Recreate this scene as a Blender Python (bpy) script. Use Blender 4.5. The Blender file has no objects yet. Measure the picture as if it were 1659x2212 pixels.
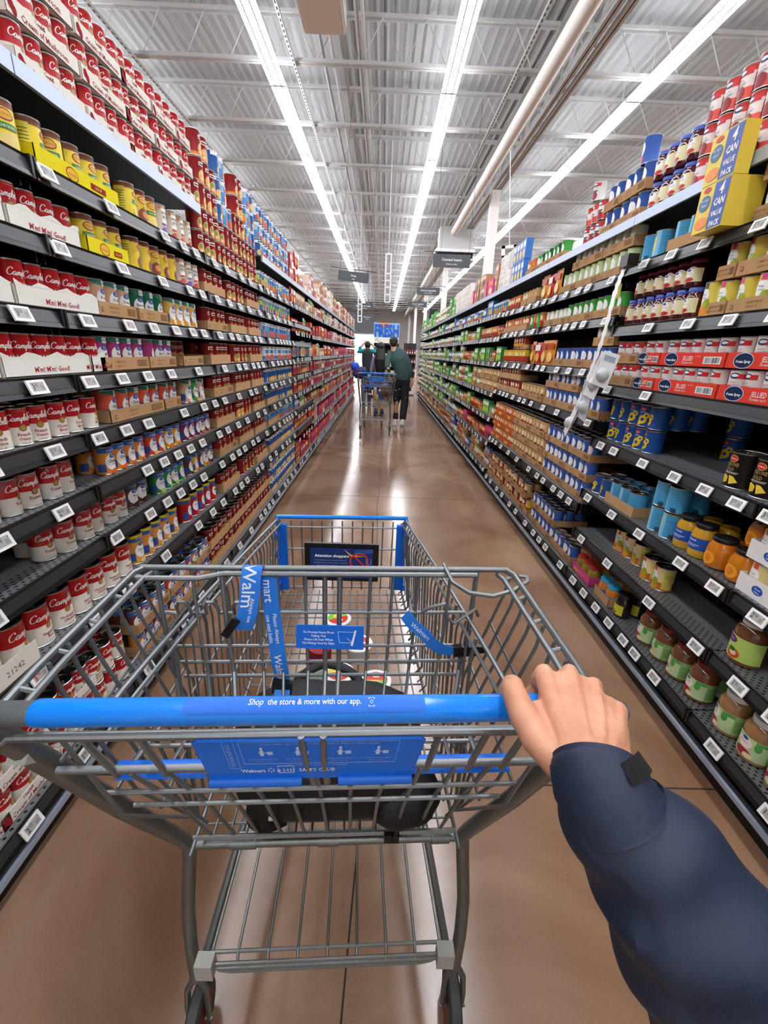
import bpy, math, random
import numpy as np
from mathutils import Matrix, Vector, noise
PI = math.pi
rnd = random.Random(7)
SC = bpy.context.scene
COL = SC.collection

# ------------------------------------------------------------------ camera, world, exposure
cam_d = bpy.data.cameras.new('camera')
cam_d.sensor_fit = 'VERTICAL'; cam_d.sensor_height = 36.0
cam_d.lens = 940.0/2212.0*36.0
cam_d.clip_start = 0.02; cam_d.clip_end = 200
cam = bpy.data.objects.new('camera', cam_d); COL.objects.link(cam)
R3 = Matrix(((0.999385860951512, -0.03236233904333214, -0.013438003640780344),
             (-0.0014985484222998563, 0.3436671048447337, -0.9390903446412433),
             (0.035009359931755794, 0.9385337500896958, 0.34340754892655073)))
cam.matrix_world = Matrix.Translation((0, 0, 1.40)) @ R3.to_4x4()
SC.camera = cam
SC.view_settings.view_transform = 'Standard'; SC.view_settings.look = 'None'
SC.view_settings.gamma = 1.0; SC.view_settings.use_curve_mapping = False
SC.view_settings.exposure = 0.0
wd = bpy.data.worlds.new('world'); SC.world = wd; wd.use_nodes = True
wd.node_tree.nodes['Background'].inputs[0].default_value = (1, 0.98, 0.95, 1)
wd.node_tree.nodes['Background'].inputs[1].default_value = 0.15
SC.cycles.use_denoising = True
SC.cycles.max_bounces = 8; SC.cycles.diffuse_bounces = 4; SC.cycles.glossy_bounces = 3
SC.cycles.transparent_max_bounces = 12; SC.cycles.transmission_bounces = 6
SC.cycles.sample_clamp_indirect = 4.0
LIGHT_STRENGTH = 28.0

# ------------------------------------------------------------------ colours and materials
def hx(s):
    s = s.lstrip('#'); o = []
    for i in (0, 2, 4):
        c = int(s[i:i+2], 16)/255.0
        o.append(c/12.92 if c <= 0.04045 else ((c+0.055)/1.055)**2.4)
    return tuple(o)+(1.0,)
MATS = {}
def mat(name, col=None, rough=0.5, metal=0.0, spec=0.5, emit=None, strength=0, bump=0, bscale=50, trans=0.0, ior=1.45, coat=0.0, alpha=1.0, var=0.0, vscale=8):
    if name in MATS: return MATS[name]
    m = bpy.data.materials.new(name); m.use_nodes = True
    nt = m.node_tree; b = nt.nodes['Principled BSDF']
    if col is None:
        a = nt.nodes.new('ShaderNodeVertexColor'); a.layer_name = 'Col'
        src = a.outputs['Color']
    else:
        c = nt.nodes.new('ShaderNodeRGB'); c.outputs[0].default_value = hx(col) if isinstance(col, str) else col
        src = c.outputs[0]
    if var:
        tc = nt.nodes.new('ShaderNodeTexCoord'); nz = nt.nodes.new('ShaderNodeTexNoise'); nz.inputs['Scale'].default_value = vscale
        nz.inputs['Detail'].default_value = 4
        nt.links.new(tc.outputs['Object'], nz.inputs['Vector'])
        mr = nt.nodes.new('ShaderNodeMapRange'); mr.inputs[3].default_value = 1-var; mr.inputs[4].default_value = 1+var
        nt.links.new(nz.outputs['Fac'], mr.inputs[0])
        mx = nt.nodes.new('ShaderNodeVectorMath'); mx.operation = 'SCALE'
        nt.links.new(src, mx.inputs[0]); nt.links.new(mr.outputs[0], mx.inputs['Scale']); src = mx.outputs[0]
    nt.links.new(src, b.inputs['Base Color'])
    b.inputs['Roughness'].default_value = rough; b.inputs['Metallic'].default_value = metal
    b.inputs['Specular IOR Level'].default_value = spec
    b.inputs['Transmission Weight'].default_value = trans; b.inputs['IOR'].default_value = ior
    b.inputs['Coat Weight'].default_value = coat; b.inputs['Alpha'].default_value = alpha
    if emit: b.inputs['Emission Color'].default_value = hx(emit); b.inputs['Emission Strength'].default_value = strength
    if bump:
        tc = nt.nodes.new('ShaderNodeTexCoord'); nz = nt.nodes.new('ShaderNodeTexNoise'); nz.inputs['Scale'].default_value = bscale
        nz.inputs['Detail'].default_value = 5
        bp = nt.nodes.new('ShaderNodeBump'); bp.inputs['Strength'].default_value = bump; bp.inputs['Distance'].default_value = 0.002
        nt.links.new(tc.outputs['Object'], nz.inputs['Vector']); nt.links.new(nz.outputs['Fac'], bp.inputs['Height'])
        nt.links.new(bp.outputs[0], b.inputs['Normal'])
    MATS[name] = m
    return m
PRINT = mat('printed_paper', rough=0.38, spec=0.45)
CARD = mat('cardboard', rough=0.85, spec=0.2)
TIN = mat('tin_metal', 'c9c9c6', rough=0.28, metal=1.0)
BLACKM = mat('black_powder_coat', '0d0e0f', rough=0.45, spec=0.4)
RAIL = mat('black_price_rail', '111214', rough=0.3, spec=0.5)
RAILG = mat('grey_rail_insert', '2e3033', rough=0.32, spec=0.5)
CHROME = mat('zinc_steel', '85898a', rough=0.42, metal=0.75, bump=0.15, bscale=120)
DARKSTEEL = mat('dull_grey_steel', '7c807d', rough=0.42, metal=0.85, bump=0.25, bscale=90)
BLUE = mat('blue_plastic', '1a7fe6', rough=0.13, spec=0.5)
BLUED = mat('blue_plastic_matte', '1668cf', rough=0.4, spec=0.4)
WHITEP = mat('white_paint', 'e9e7e1', rough=0.5)
WHITEPL = mat('white_plastic', 'f2f2ee', rough=0.35)
CEIL = mat('ceiling_paint', '9a9c9c', rough=0.6)
CEILS = mat('joist_paint', 'babbba', rough=0.55)
FILM = None

def deck_material():
    m = bpy.data.materials.new('perforated_shelf_deck'); m.use_nodes = True
    nt = m.node_tree; b = nt.nodes['Principled BSDF']; L = nt.links.new
    tc = nt.nodes.new('ShaderNodeTexCoord'); sp = nt.nodes.new('ShaderNodeSeparateXYZ'); L(tc.outputs['Object'], sp.inputs[0])
    def mth(op, a, bb=None):
        n = nt.nodes.new('ShaderNodeMath'); n.operation = op
        for i, v in enumerate((a, bb)):
            if v is None: continue
            if isinstance(v, (int, float)): n.inputs[i].default_value = v
            else: L(v, n.inputs[i])
        return n.outputs[0]
    ax = mth('ABSOLUTE', sp.outputs[0])
    row = mth('FLOOR', mth('DIVIDE', ax, 0.014))
    off = mth('MULTIPLY', mth('MODULO', row, 2.0), 0.5)
    fy = mth('SUBTRACT', mth('FRACT', mth('ADD', mth('DIVIDE', mth('ADD', sp.outputs[1], 50.0), 0.024), off)), 0.5)
    fx = mth('SUBTRACT', mth('FRACT', mth('DIVIDE', ax, 0.014)), 0.5)
    d = mth('ADD', mth('POWER', mth('MULTIPLY', fy, 1.5), 2.0), mth('POWER', fx, 2.0))
    hole = mth('LESS_THAN', d, 0.095)
    band = mth('LESS_THAN', ax, 0.085)
    h = mth('MULTIPLY', hole, band)
    mx = nt.nodes.new('ShaderNodeMix'); mx.data_type = 'RGBA'
    mx.inputs[6].default_value = hx('77797b'); mx.inputs[7].default_value = hx('0a0a0a')
    L(h, mx.inputs[0]); L(mx.outputs[2], b.inputs['Base Color']); b.inputs['Roughness'].default_value = 0.4
    b.inputs['Metallic'].default_value = 0.2
    return m
DECK = deck_material()

def floor_material():
    m = bpy.data.materials.new('polished_concrete'); m.use_nodes = True
    nt = m.node_tree; b = nt.nodes['Principled BSDF']; L = nt.links.new
    tc = nt.nodes.new('ShaderNodeTexCoord')
    def nz(scale, det, rough=0.6, dist=0.0, vec=None):
        n = nt.nodes.new('ShaderNodeTexNoise'); n.inputs['Scale'].default_value = scale; n.inputs['Detail'].default_value = det
        n.inputs['Roughness'].default_value = rough; n.inputs['Distortion'].default_value = dist
        L(vec or tc.outputs['Object'], n.inputs['Vector']); return n.outputs['Fac']
    r1 = nt.nodes.new('ShaderNodeValToRGB'); L(nz(1.1, 5, 0.55, 0.8), r1.inputs[0])
    e = r1.color_ramp.elements
    e[0].position = 0.33; e[0].color = hx('7a5840'); e[1].position = 0.68; e[1].color = hx('a5866b')
    e2 = r1.color_ramp.elements.new(0.5); e2.color = hx('907058')
    r2 = nt.nodes.new('ShaderNodeMapRange'); L(nz(260, 2), r2.inputs[0]); r2.inputs[3].default_value = 0.86; r2.inputs[4].default_value = 1.12
    sc = nt.nodes.new('ShaderNodeVectorMath'); sc.operation = 'SCALE'; L(r1.outputs[0], sc.inputs[0]); L(r2.outputs[0], sc.inputs['Scale'])
    L(sc.outputs[0], b.inputs['Base Color'])
    mp = nt.nodes.new('ShaderNodeMapping'); mp.inputs['Scale'].default_value = (6, 0.7, 1); L(tc.outputs['Object'], mp.inputs[0])
    r3 = nt.nodes.new('ShaderNodeMapRange'); L(nz(1.0, 6, 0.7, 0.3, mp.outputs[0]), r3.inputs[0])
    r3.inputs[1].default_value = 0.3; r3.inputs[2].default_value = 0.75
    r3.inputs[3].default_value = 0.10; r3.inputs[4].default_value = 0.24
    L(r3.outputs[0], b.inputs['Roughness'])
    b.inputs['Specular IOR Level'].default_value = 0.62
    bp = nt.nodes.new('ShaderNodeBump'); bp.inputs['Strength'].default_value = 0.03; bp.inputs['Distance'].default_value = 0.004
    L(nz(14, 3), bp.inputs['Height']); L(bp.outputs[0], b.inputs['Normal'])
    return m
FLOORM = floor_material()

# ------------------------------------------------------------------ mesh building
class MB:
    def __init__(s): s.v = []; s.f = []; s.c = []; s.m = []
    def add(s, vs, fs, col=(1, 1, 1, 1), m=0):
        o = len(s.v); s.v += [tuple(v) for v in vs]
        for i, f in enumerate(fs): s.f.append([o+k for k in f]); s.c.append(col); s.m.append(m)
        return s
    def box(s, x0, x1, y0, y1, z0, z1, col=(1, 1, 1, 1), m=0):
        vs = [(x, y, z) for z in (z0, z1) for y in (y0, y1) for x in (x0, x1)]
        return s.add(vs, [(0, 2, 3, 1), (4, 5, 7, 6), (0, 1, 5, 4), (2, 6, 7, 3), (0, 4, 6, 2), (1, 3, 7, 5)], col, m)
    def ebox(s, c, size, rot, col=(1, 1, 1, 1), m=0):
        h = [q/2 for q in size]; vs = []
        for z in (-h[2], h[2]):
            for y in (-h[1], h[1]):
                for x in (-h[0], h[0]): vs.append(tuple(Vector(c)+rot @ Vector((x, y, z))))
        return s.add(vs, [(0, 2, 3, 1), (4, 5, 7, 6), (0, 1, 5, 4), (2, 6, 7, 3), (0, 4, 6, 2), (1, 3, 7, 5)], col, m)
    def lathe(s, prof, seg=24, cols=None, m=0, cap0=False, cap1=False, ctr=(0, 0, 0)):
        o = len(s.v)
        for (r, z) in prof:
            for k in range(seg):
                a = 2*PI*k/seg; s.v.append((ctr[0]+r*math.cos(a), ctr[1]+r*math.sin(a), ctr[2]+z))
        for i in range(len(prof)-1):
            cc = cols[i] if cols else (1, 1, 1, 1); mm = m[i] if isinstance(m, (list, tuple)) else m
            for k in range(seg):
                k2 = (k+1) % seg
                s.f.append([o+i*seg+k, o+i*seg+k2, o+(i+1)*seg+k2, o+(i+1)*seg+k]); s.c.append(cc); s.m.append(mm)
        if cap0: s.f.append([o+k for k in range(seg)][::-1]); s.c.append(cols[0] if cols else (1, 1, 1, 1)); s.m.append(m[0] if isinstance(m, (list, tuple)) else m)
        if cap1: s.f.append([o+(len(prof)-1)*seg+k for k in range(seg)]); s.c.append(cols[-1] if cols else (1, 1, 1, 1)); s.m.append(m[-1] if isinstance(m, (list, tuple)) else m)
        return s
    def tube(s, pts, r, seg=8, col=(1, 1, 1, 1), m=0, flat=1.0, closed=False):
        """tube along pts; r may be a list; flat squashes along the local binormal"""
        P = [Vector(p) for p in pts]; n = len(P)
        rr = r if isinstance(r, (list, tuple)) else [r]*n
        o = len(s.v); up = None
        for i in range(n):
            if closed: t = (P[(i+1) % n]-P[i-1]).normalized()
            else: t = ((P[min(i+1, n-1)]-P[i]).normalized()+(P[i]-P[max(i-1, 0)]).normalized())
            if t.length < 1e-9: t = P[min(i+1, n-1)]-P[max(i-1, 0)]
            t.normalize()
            if up is None:
                up = Vector((0, 0, 1)) if abs(t.z) < 0.9 else Vector((0, 1, 0))
            a = t.cross(up)
            if a.length < 1e-6: a = t.cross(Vector((1, 0, 0)))
            a.normalize(); b = a.cross(t).normalized(); up = b
            for k in range(seg):
                an = 2*PI*k/seg
                s.v.append(tuple(P[i]+a*math.cos(an)*rr[i]+b*math.sin(an)*rr[i]*flat))
        m_n = n if closed else n-1
        for i in range(m_n):
            j = (i+1) % n
            for k in range(seg):
                k2 = (k+1) % seg
                s.f.append([o+i*seg+k, o+i*seg+k2, o+j*seg+k2, o+j*seg+k]); s.c.append(col); s.m.append(m)
        if not closed:
            s.f.append([o+k for k in range(seg)][::-1]); s.c.append(col); s.m.append(m)
            s.f.append([o+(n-1)*seg+k for k in range(seg)]); s.c.append(col); s.m.append(m)
        return s
    def arrays(s):
        if getattr(s, '_arr', None) is None:
            V = np.array(s.v, dtype=np.float64).reshape(-1, 3)
            lt = np.array([len(f) for f in s.f], dtype=np.int32)
            lv = np.array([k for f in s.f for k in f], dtype=np.int32)
            C = np.array(s.c, dtype=np.float32).reshape(-1, 4)
            s._arr = (V, lt, lv, C, np.array(s.m, dtype=np.int32))
        return s._arr
    def mesh(s, name, mats, smooth=False):
        V, lt, lv, C, mi = s.arrays()
        return mesh_arr(name, V, lt, lv, C, mi, mats, smooth)
    def obj(s, name, mats, parent=None, loc=(0, 0, 0), rz=0.0, smooth=False, ang=40):
        me = s.mesh(name, mats, smooth)
        if smooth and ang: 
            try: me.set_sharp_from_angle(angle=math.radians(ang))
            except Exception: pass
        return link(name, me, parent, loc, rz)
def mesh_arr(name, V, lt, lv, C, mi, mats, smooth=False):
    me = bpy.data.meshes.new(name)
    me.vertices.add(len(V)); me.vertices.foreach_set('co', V.astype(np.float32).ravel())
    me.loops.add(len(lv)); me.loops.foreach_set('vertex_index', lv)
    me.polygons.add(len(lt)); ls = np.concatenate(([0], np.cumsum(lt)[:-1])).astype(np.int32)
    me.polygons.foreach_set('loop_start', ls)
    for mm in (mats if isinstance(mats, (list, tuple)) else [mats]): me.materials.append(mm)
    me.polygons.foreach_set('material_index', mi)
    me.polygons.foreach_set('use_smooth', np.full(len(lt), smooth, dtype=bool))
    at = me.color_attributes.new('Col', 'FLOAT_COLOR', 'CORNER')
    at.data.foreach_set('color', np.repeat(C, lt, axis=0).astype(np.float32).ravel())
    me.update(calc_edges=True)
    return me
def link(name, data, parent=None, loc=(0, 0, 0), rz=0.0):
    o = bpy.data.objects.new(name, data); COL.objects.link(o)
    if parent: o.parent = parent
    o.location = loc; o.rotation_euler = (0, 0, rz)
    return o
def tag(o, label, cat, group=None, kind=None):
    if label: o['label'] = label
    if cat: o['category'] = cat
    if group: o['group'] = group
    if kind: o['kind'] = kind
    return o
def thing(name, label, cat, loc=(0, 0, 0), rz=0.0, group=None):
    return tag(link(name, None, None, loc, rz), label, cat, group)
def struct(o): o['kind'] = 'structure'; return o

# ------------------------------------------------------------------ lettering
_TX = {}
def text2d(s, res=1, shear=0.0, bold=0.0):
    k = (s, res, shear, bold)
    if k not in _TX:
        cu = bpy.data.curves.new('t', 'FONT'); cu.body = s; cu.resolution_u = res; cu.shear = shear; cu.offset = bold
        ob = bpy.data.objects.new('t', cu); me = ob.to_mesh()
        vs = [(v.co.x, v.co.y) for v in me.vertices]; fs = [tuple(p.vertices) for p in me.polygons]
        ob.to_mesh_clear(); bpy.data.objects.remove(ob); bpy.data.curves.remove(cu)
        if vs:
            x0 = min(v[0] for v in vs); x1 = max(v[0] for v in vs)
            vs = [((v[0]-(x0+x1)/2), v[1]) for v in vs]
        _TX[k] = (vs, fs, (x1-x0) if vs else 0)
    return _TX[k]
def crom(pts, n=4):
    out = []
    for i in range(len(pts)-1):
        p0 = pts[max(i-1, 0)]; p1 = pts[i]; p2 = pts[i+1]; p3 = pts[min(i+2, len(pts)-1)]
        for k in range(n):
            t = k/n
            out.append(tuple(0.5*((2*p1[j])+(-p0[j]+p2[j])*t+(2*p0[j]-5*p1[j]+4*p2[j]-p3[j])*t*t+(-p0[j]+3*p1[j]-3*p2[j]+p3[j])*t**3) for j in range(len(p1))))
    out.append(tuple(pts[-1])); return out
SCRIPT = [[(1.35, 1.55), (1.25, 1.95), (.85, 2.05), (.35, 1.6), (.12, .9), (.3, .2), (.75, 0), (1.2, .2), (1.5, .6)],
 [(2.25, .85), (1.95, 1.02), (1.62, .7), (1.6, .2), (1.85, 0), (2.15, .35), (2.28, .98), (2.22, .3), (2.4, 0), (2.62, .35)],
 [(2.62, .3), (2.75, .98), (2.74, .02)], [(2.76, .55), (3.02, .98), (3.18, .7), (3.16, .02)], [(3.18, .55), (3.44, .98), (3.6, .7), (3.6, .2), (3.75, 0), (3.98, .35)],
 [(3.98, .3), (4.14, .98), (4.02, -.75)], [(4.1, .6), (4.38, 1.0), (4.62, .6), (4.42, .05), (4.12, .1)],
 [(4.7, .3), (5.02, 1.2), (5.12, 1.95), (4.92, 1.9), (4.86, 1.1), (4.88, .2), (5.12, 0), (5.4, .45), (5.2, .95), (4.95, .75)],
 [(5.42, .3), (5.82, .5), (5.95, .82), (5.75, 1.0), (5.6, .6), (5.68, .1), (5.95, 0), (6.2, .3)],
 [(6.2, .3), (6.52, 1.4), (6.5, 1.95), (6.32, 1.8), (6.3, .4), (6.45, 0), (6.68, .3)], [(6.68, .3), (7.0, 1.4), (6.98, 1.95), (6.8, 1.8), (6.78, .4), (6.93, 0), (7.15, .25)],
 [(7.42, 1.95), (7.34, 1.5)], [(7.2, .3), (7.55, 1.02), (7.52, .6), (7.72, .2), (7.48, 0), (7.25, .15)]]
def script2d(n=3):
    vs = []; fs = []
    for st in SCRIPT:
        P = crom(st, n); w = 0.115
        o = len(vs)
        for i, p in enumerate(P):
            a = P[max(i-1, 0)]; b = P[min(i+1, len(P)-1)]
            dx, dy = b[0]-a[0], b[1]-a[1]; L = math.hypot(dx, dy) or 1
            ww = w*(1.25 if abs(dy) > abs(dx) else .8)
            nx, ny = -dy/L*ww, dx/L*ww
            for q in ((p[0]+nx, p[1]+ny), (p[0]-nx, p[1]-ny)): vs.append((q[0]+q[1]*0.22-4.1, q[1]))
        for i in range(len(P)-1): fs.append((o+2*i, o+2*i+1, o+2*i+3, o+2*i+2))
    return vs, fs
_S2 = {}
class Decal:
    """collects flat shapes in (u, v) metres and wraps them on a cylinder (radius r) or leaves them on the plane x = d"""
    def __init__(s, mb, r=None, d=0.0, zoff=0.0, u0=0.0, rf=None): s.mb = mb; s.r = r; s.d = d; s.l = 0; s.zoff = zoff; s.u0 = u0; s.rf = rf
    def put(s, vs, fs, col):
        s.l += 1; e = 0.00022*s.l+0.00025; out = []
        for (u, v) in vs:
            u += s.u0; v += s.zoff
            if s.r:
                R = (s.rf(v) if s.rf else s.r); a = u/R; out.append(((R+e)*math.cos(a), (R+e)*math.sin(a), v))
            else: out.append((s.d+e, u, v))
        s.mb.add(out, fs, hx(col) if isinstance(col, str) else col)
    def cols(s, us, lo, hi, col):
        vs = []; fs = []
        for i, u in enumerate(us): vs += [(u, lo(u)), (u, hi(u))]
        for i in range(len(us)-1): fs.append((2*i, 2*i+2, 2*i+3, 2*i+1))
        s.put(vs, fs, col)
    def rect(s, u0, u1, v0, v1, col):
        n = max(1, int(abs(u1-u0)/0.007)) if s.r else 1
        us = [u0+(u1-u0)*i/n for i in range(n+1)]
        s.cols(us, lambda u: v0, lambda u: v1, col)
    def ell(s, cu, cv, ru, rv, col, n=8):
        us = [cu+ru*math.cos(PI-PI*i/n) for i in range(n+1)]
        f = lambda u: rv*math.sqrt(max(0, 1-((u-cu)/ru)**2))
        s.cols(us, lambda u: cv-f(u), lambda u: cv+f(u), col)
    def zig(s, u0, u1, v0, v1, n, col, base):
        us = []; 
        for i in range(n+1): us.append(u0+(u1-u0)*i/n)
        h = {round(u, 6): (v1 if i % 2 else v0) for i, u in enumerate(us)}
        s.cols(us, lambda u: base, lambda u: h[round(u, 6)], col)
    def text(s, t, cu, cv, size, col, shear=0.0, bold=0.0, sx=1.0, res=1, rot=0):
        vs, fs, w = text2d(t, res, shear, bold)
        c, n = math.cos(rot), math.sin(rot)
        s.put([(cu+(v[0]*c*sx-v[1]*n)*size, cv+(v[0]*n*sx+v[1]*c)*size) for v in vs], fs, col)
    def script(s, cu, cv, size, col, n=3):
        if n not in _S2: _S2[n] = script2d(n)
        vs, fs = _S2[n]
        s.put([(cu+v[0]*size, cv+v[1]*size) for v in vs], fs, col)
    def bars(s, cu, cv, w, h, col, n=9):
        vs = []; fs = []
        R = random.Random(int(cu*1e4)+n)
        for i in range(n):
            u = cu-w/2+w*i/n; ww = w/n*R.choice((.35, .6, .8)); o = len(vs)
            vs += [(u, cv-h/2), (u+ww, cv-h/2), (u+ww, cv+h/2), (u, cv+h/2)]; fs.append((o, o+1, o+2, o+3))
        s.put(vs, fs, col)

# ------------------------------------------------------------------ the hall
mb = MB(); mb.box(-22, 24, -7, 56, -0.12, 0.0)
struct(mb.obj('floor', FLOORM))
JOINT = mat('floor_joint', '2f2118', rough=0.8)
mb = MB()
for y in (-2.2, 1.1, 4.28, 7.6, 10.9, 14.2, 17.5): mb.box(-9, 11, y-.0028, y+.0028, 0.0, 0.0006)
px = -0.045
pts = [(-0.05+0.012*math.sin(i*1.7)+0.03*i*0.16, -1+i*0.5) for i in range(48)]
for (x0, y0), (x1, y1) in zip(pts[:-1], pts[1:]):
    mb.add([(x0-.0024, y0, .0006), (x0+.0024, y0, .0006), (x1+.0024, y1, .0006), (x1-.0024, y1, .0006)], [(0, 1, 2, 3)])
o = struct(mb.obj('trim_1', JOINT)); 
# corrugated roof deck: ribs run along the aisle
mb = MB(); z0 = 5.93; x = -16.0; prof = []
while x < 20:
    prof += [(x, z0), (x+.045, z0+.04), (x+.105, z0+.04), (x+.15, z0)]; x += .15
vs = []; fs = []
for (x, z) in prof: vs += [(x, -6.5, z), (x, 55.5, z)]
for i in range(len(prof)-1): fs.append((2*i, 2*i+1, 2*i+3, 2*i+2))
mb.add(vs, fs); mb.box(-22, 24, -7, 56, 6.02, 6.1)
struct(mb.obj('ceiling', CEIL))
WALLM = mat('wall_paint', 'e4e2de', rough=0.8)
for nm, b in (('wall_far', (-22, 24, 49.8, 50, 0, 6.05)), ('wall_near', (-22, 24, -7.2, -7, 0, 6.05)), ('wall_left', (-22.2, -22, -7, 56, 0, 6.05)), ('wall_right', (24, 24.2, -7, 56, 0, 6.05))):
    struct(MB().box(*b).obj(nm, WALLM))
# steel joists across the hall: top chord, bottom chord and zigzag web
def joist_parts(x0, x1):
    a = MB(); b = MB(); w = MB()
    for dy in (-.03, .03):
        a.box(x0, x1, dy-.022, dy+.022, 5.30, 5.306); a.box(x0, x1, dy*1.7-.003, dy*1.7+.003, 5.30, 5.345)
        b.box(x0, x1, dy-.022, dy+.022, 5.865, 5.872); b.box(x0, x1, dy*1.7-.003, dy*1.7+.003, 5.83, 5.872)
    n = int((x1-x0)/0.62)*2; pts = []
    for i in range(n+1): pts.append((x0+(x1-x0)*i/n, 0, 5.325 if i % 2 else 5.85))
    w.tube(pts, .011, 5)
    return a, b, w
J1 = [q.mesh(n, CEILS) for q, n in zip(joist_parts(-14, 2.36), ('bottom_chord', 'top_chord', 'web'))]
J2 = [q.mesh(n, CEILS) for q, n in zip(joist_parts(2.60, 18), ('bottom_chord', 'top_chord', 'web'))]
def nth(i):
    W = 'first second third fourth fifth sixth seventh eighth ninth tenth eleventh twelfth thirteenth fourteenth fifteenth sixteenth seventeenth eighteenth nineteenth'.split()
    T = {2: 'twenti', 3: 'thirti', 4: 'forti', 5: 'fifti', 6: 'sixti', 7: 'seventi', 8: 'eighti', 9: 'nineti'}
    TT = {2: 'twenty', 3: 'thirty', 4: 'forty', 5: 'fifty', 6: 'sixty', 7: 'seventy', 8: 'eighty', 9: 'ninety'}
    i += 1
    if i < 20: return W[i-1]
    if i >= 100: return 'hundred-and-' + (nth(i-101) if i > 100 else 'zeroth')
    return T[i//10]+'eth' if i % 10 == 0 else TT[i//10]+'-'+W[i % 10-1]
for k in range(27):
    y = 2.69+1.83*k
    for J, where in ((J1, 'over the aisle'), (J2, 'beyond the pipe')):
        t = thing('steel_joist', f'open web steel roof joist {where}, {nth(k)} from the camera', 'joist', (0, y, 0), 0, 'roof joists')
        for me in J: link(me.name.split('.')[0], me, t)
# girder along the aisle with its truss webs
t = thing('truss_girder', 'deep grey truss girder running along the bean side under the roof', 'girder', (2.48, 0, 0))
a = MB()
for dx in (-.07, .07): a.box(dx-.045, dx+.045, -6, 49.7, 5.0, 5.012); a.box(dx-.006, dx+.006, -6, 49.7, 5.0, 5.10)
a.obj('bottom_chord', CEILS, t)
a = MB(); a.box(-.11, .11, -6, 49.7, 5.86, 5.875); a.box(-.01, .01, -6, 49.7, 5.78, 5.87); a.obj('top_chord', CEILS, t)
a = MB()
for i in range(55):
    y = -6+i*1.0; a.tube([(0, y, 5.04), (0, y+.5, 5.83)], .022, 6); a.tube([(0, y+.5, 5.83), (0, y+1, 5.04)], .022, 6)
a.obj('web', CEILS, t)
MB().tube([(2.03, -6, 4.9), (2.03, 49.7, 4.9)], .105, 20).obj('roof_pipe', WHITEP, smooth=True)
tag(bpy.data.objects['roof_pipe'], 'fat cream pipe running under the roof beside the truss girder', 'pipe')
a = MB()
for k, (x, z) in enumerate(((-1.02, 5.45), (-.86, 5.42), (-.72, 5.47), (-.48, 5.44), (-.40, 5.40))):
    o = MB().tube([(x, -6, z), (x, 49.7, z)], .024+.005*(k % 2), 8).obj('conduit', CEILS, smooth=True)
    tag(o, f'thin grey conduit pipe along the roof between the light rows, {nth(k)} from the soup side', 'conduit', 'roof conduits')
# columns
def column(y, k, sign=False):
    t = thing('steel_column', f'white steel H column in the bean side row, {nth(k)} from the camera', 'column', (2.48, y, 0), 0, 'white columns')
    a = MB(); a.box(-.1, .1, -.11, -.098, 0, 4.995); a.box(-.1, .1, .098, .11, 0, 4.995); a.box(-.006, .006, -.1, .1, 0, 4.995)
    a.box(-.1, -.088, -.1, .1, 0, 4.995); a.obj('shaft', WHITEP, t)
    if sign:
        s = MB(); s.box(-.09, .09, -.116, -.112, 2.84, 3.12, hx('b32b4d'))
        s.box(-.03, .03, -.121, -.117, 2.84, 3.06, hx('f3eeee')); s.box(-.055, -.03, -.121, -.117, 2.84, 3.0, hx('f3eeee')); s.box(.035, .05, -.121, -.117, 2.84, 3.08, hx('f3eeee'))
        s.obj('sign_plate', PRINT, t)
for k, y in enumerate((12.0, 20.3, 29, 38, 47)): column(y, k, k == 0)
# strip lights in rows
EMIT = mat('lamp_lens', 'ffffff', rough=0.5, emit='f7f8ff', strength=LIGHT_STRENGTH)
HOUS = mat('lamp_housing', 'f0f0ee', rough=0.4, metal=0.0)
h = MB(); h.box(-.04, .04, -1.2, 1.2, 5.14, 5.2); h.box(-.05, .05, -1.2, 1.2, 5.128, 5.14)
for s_ in (-1, 1):
    h.box(s_*.05-.008, s_*.05+.008, -1.2, 1.2, 5.09, 5.128)
h.box(-.115, .115, -1.2, -1.19, 5.09, 5.13); h.box(-.115, .115, 1.19, 1.2, 5.09, 5.13)
HM = h.mesh('housing', HOUS)
e = MB()
for (x0, x1) in ((-.11, -.062), (-.036, .036), (.062, .11)): e.box(x0, x1, -1.17, 1.17, 5.09, 5.128)
EM = e.mesh('lamp_tube', EMIT)
w = MB(); 
for y in (-.8, .8): w.tube([(0, y, 5.2), (0, y, 5.90)], .004, 5)
WM = w.mesh('hanging_rod', CEILS)
for ri, x in enumerate((-1.70, .86, 3.66, -4.4, 6.5, -7.3, 9.3)):
    for k in range(21):
        y = -5+2.42*k
        if ri > 2 and y > 34: continue
        where = ['over the soup side of the aisle', 'over the middle of the aisle', 'over the bean side shelves', 'over the next aisle beyond the soup shelves', 'over the next aisle beyond the bean shelves', 'two aisles beyond the soup shelves', 'two aisles beyond the bean shelves'][ri]
        t = thing('strip_light', f'white strip light {where}, {nth(k)} in its row', 'light', (x, y, 0), 0, 'strip light rows')
        link('housing', HM, t); link('lamp_tube', EM, t)
        if ri < 3: link('hanging_rod', WM, t)

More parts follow.
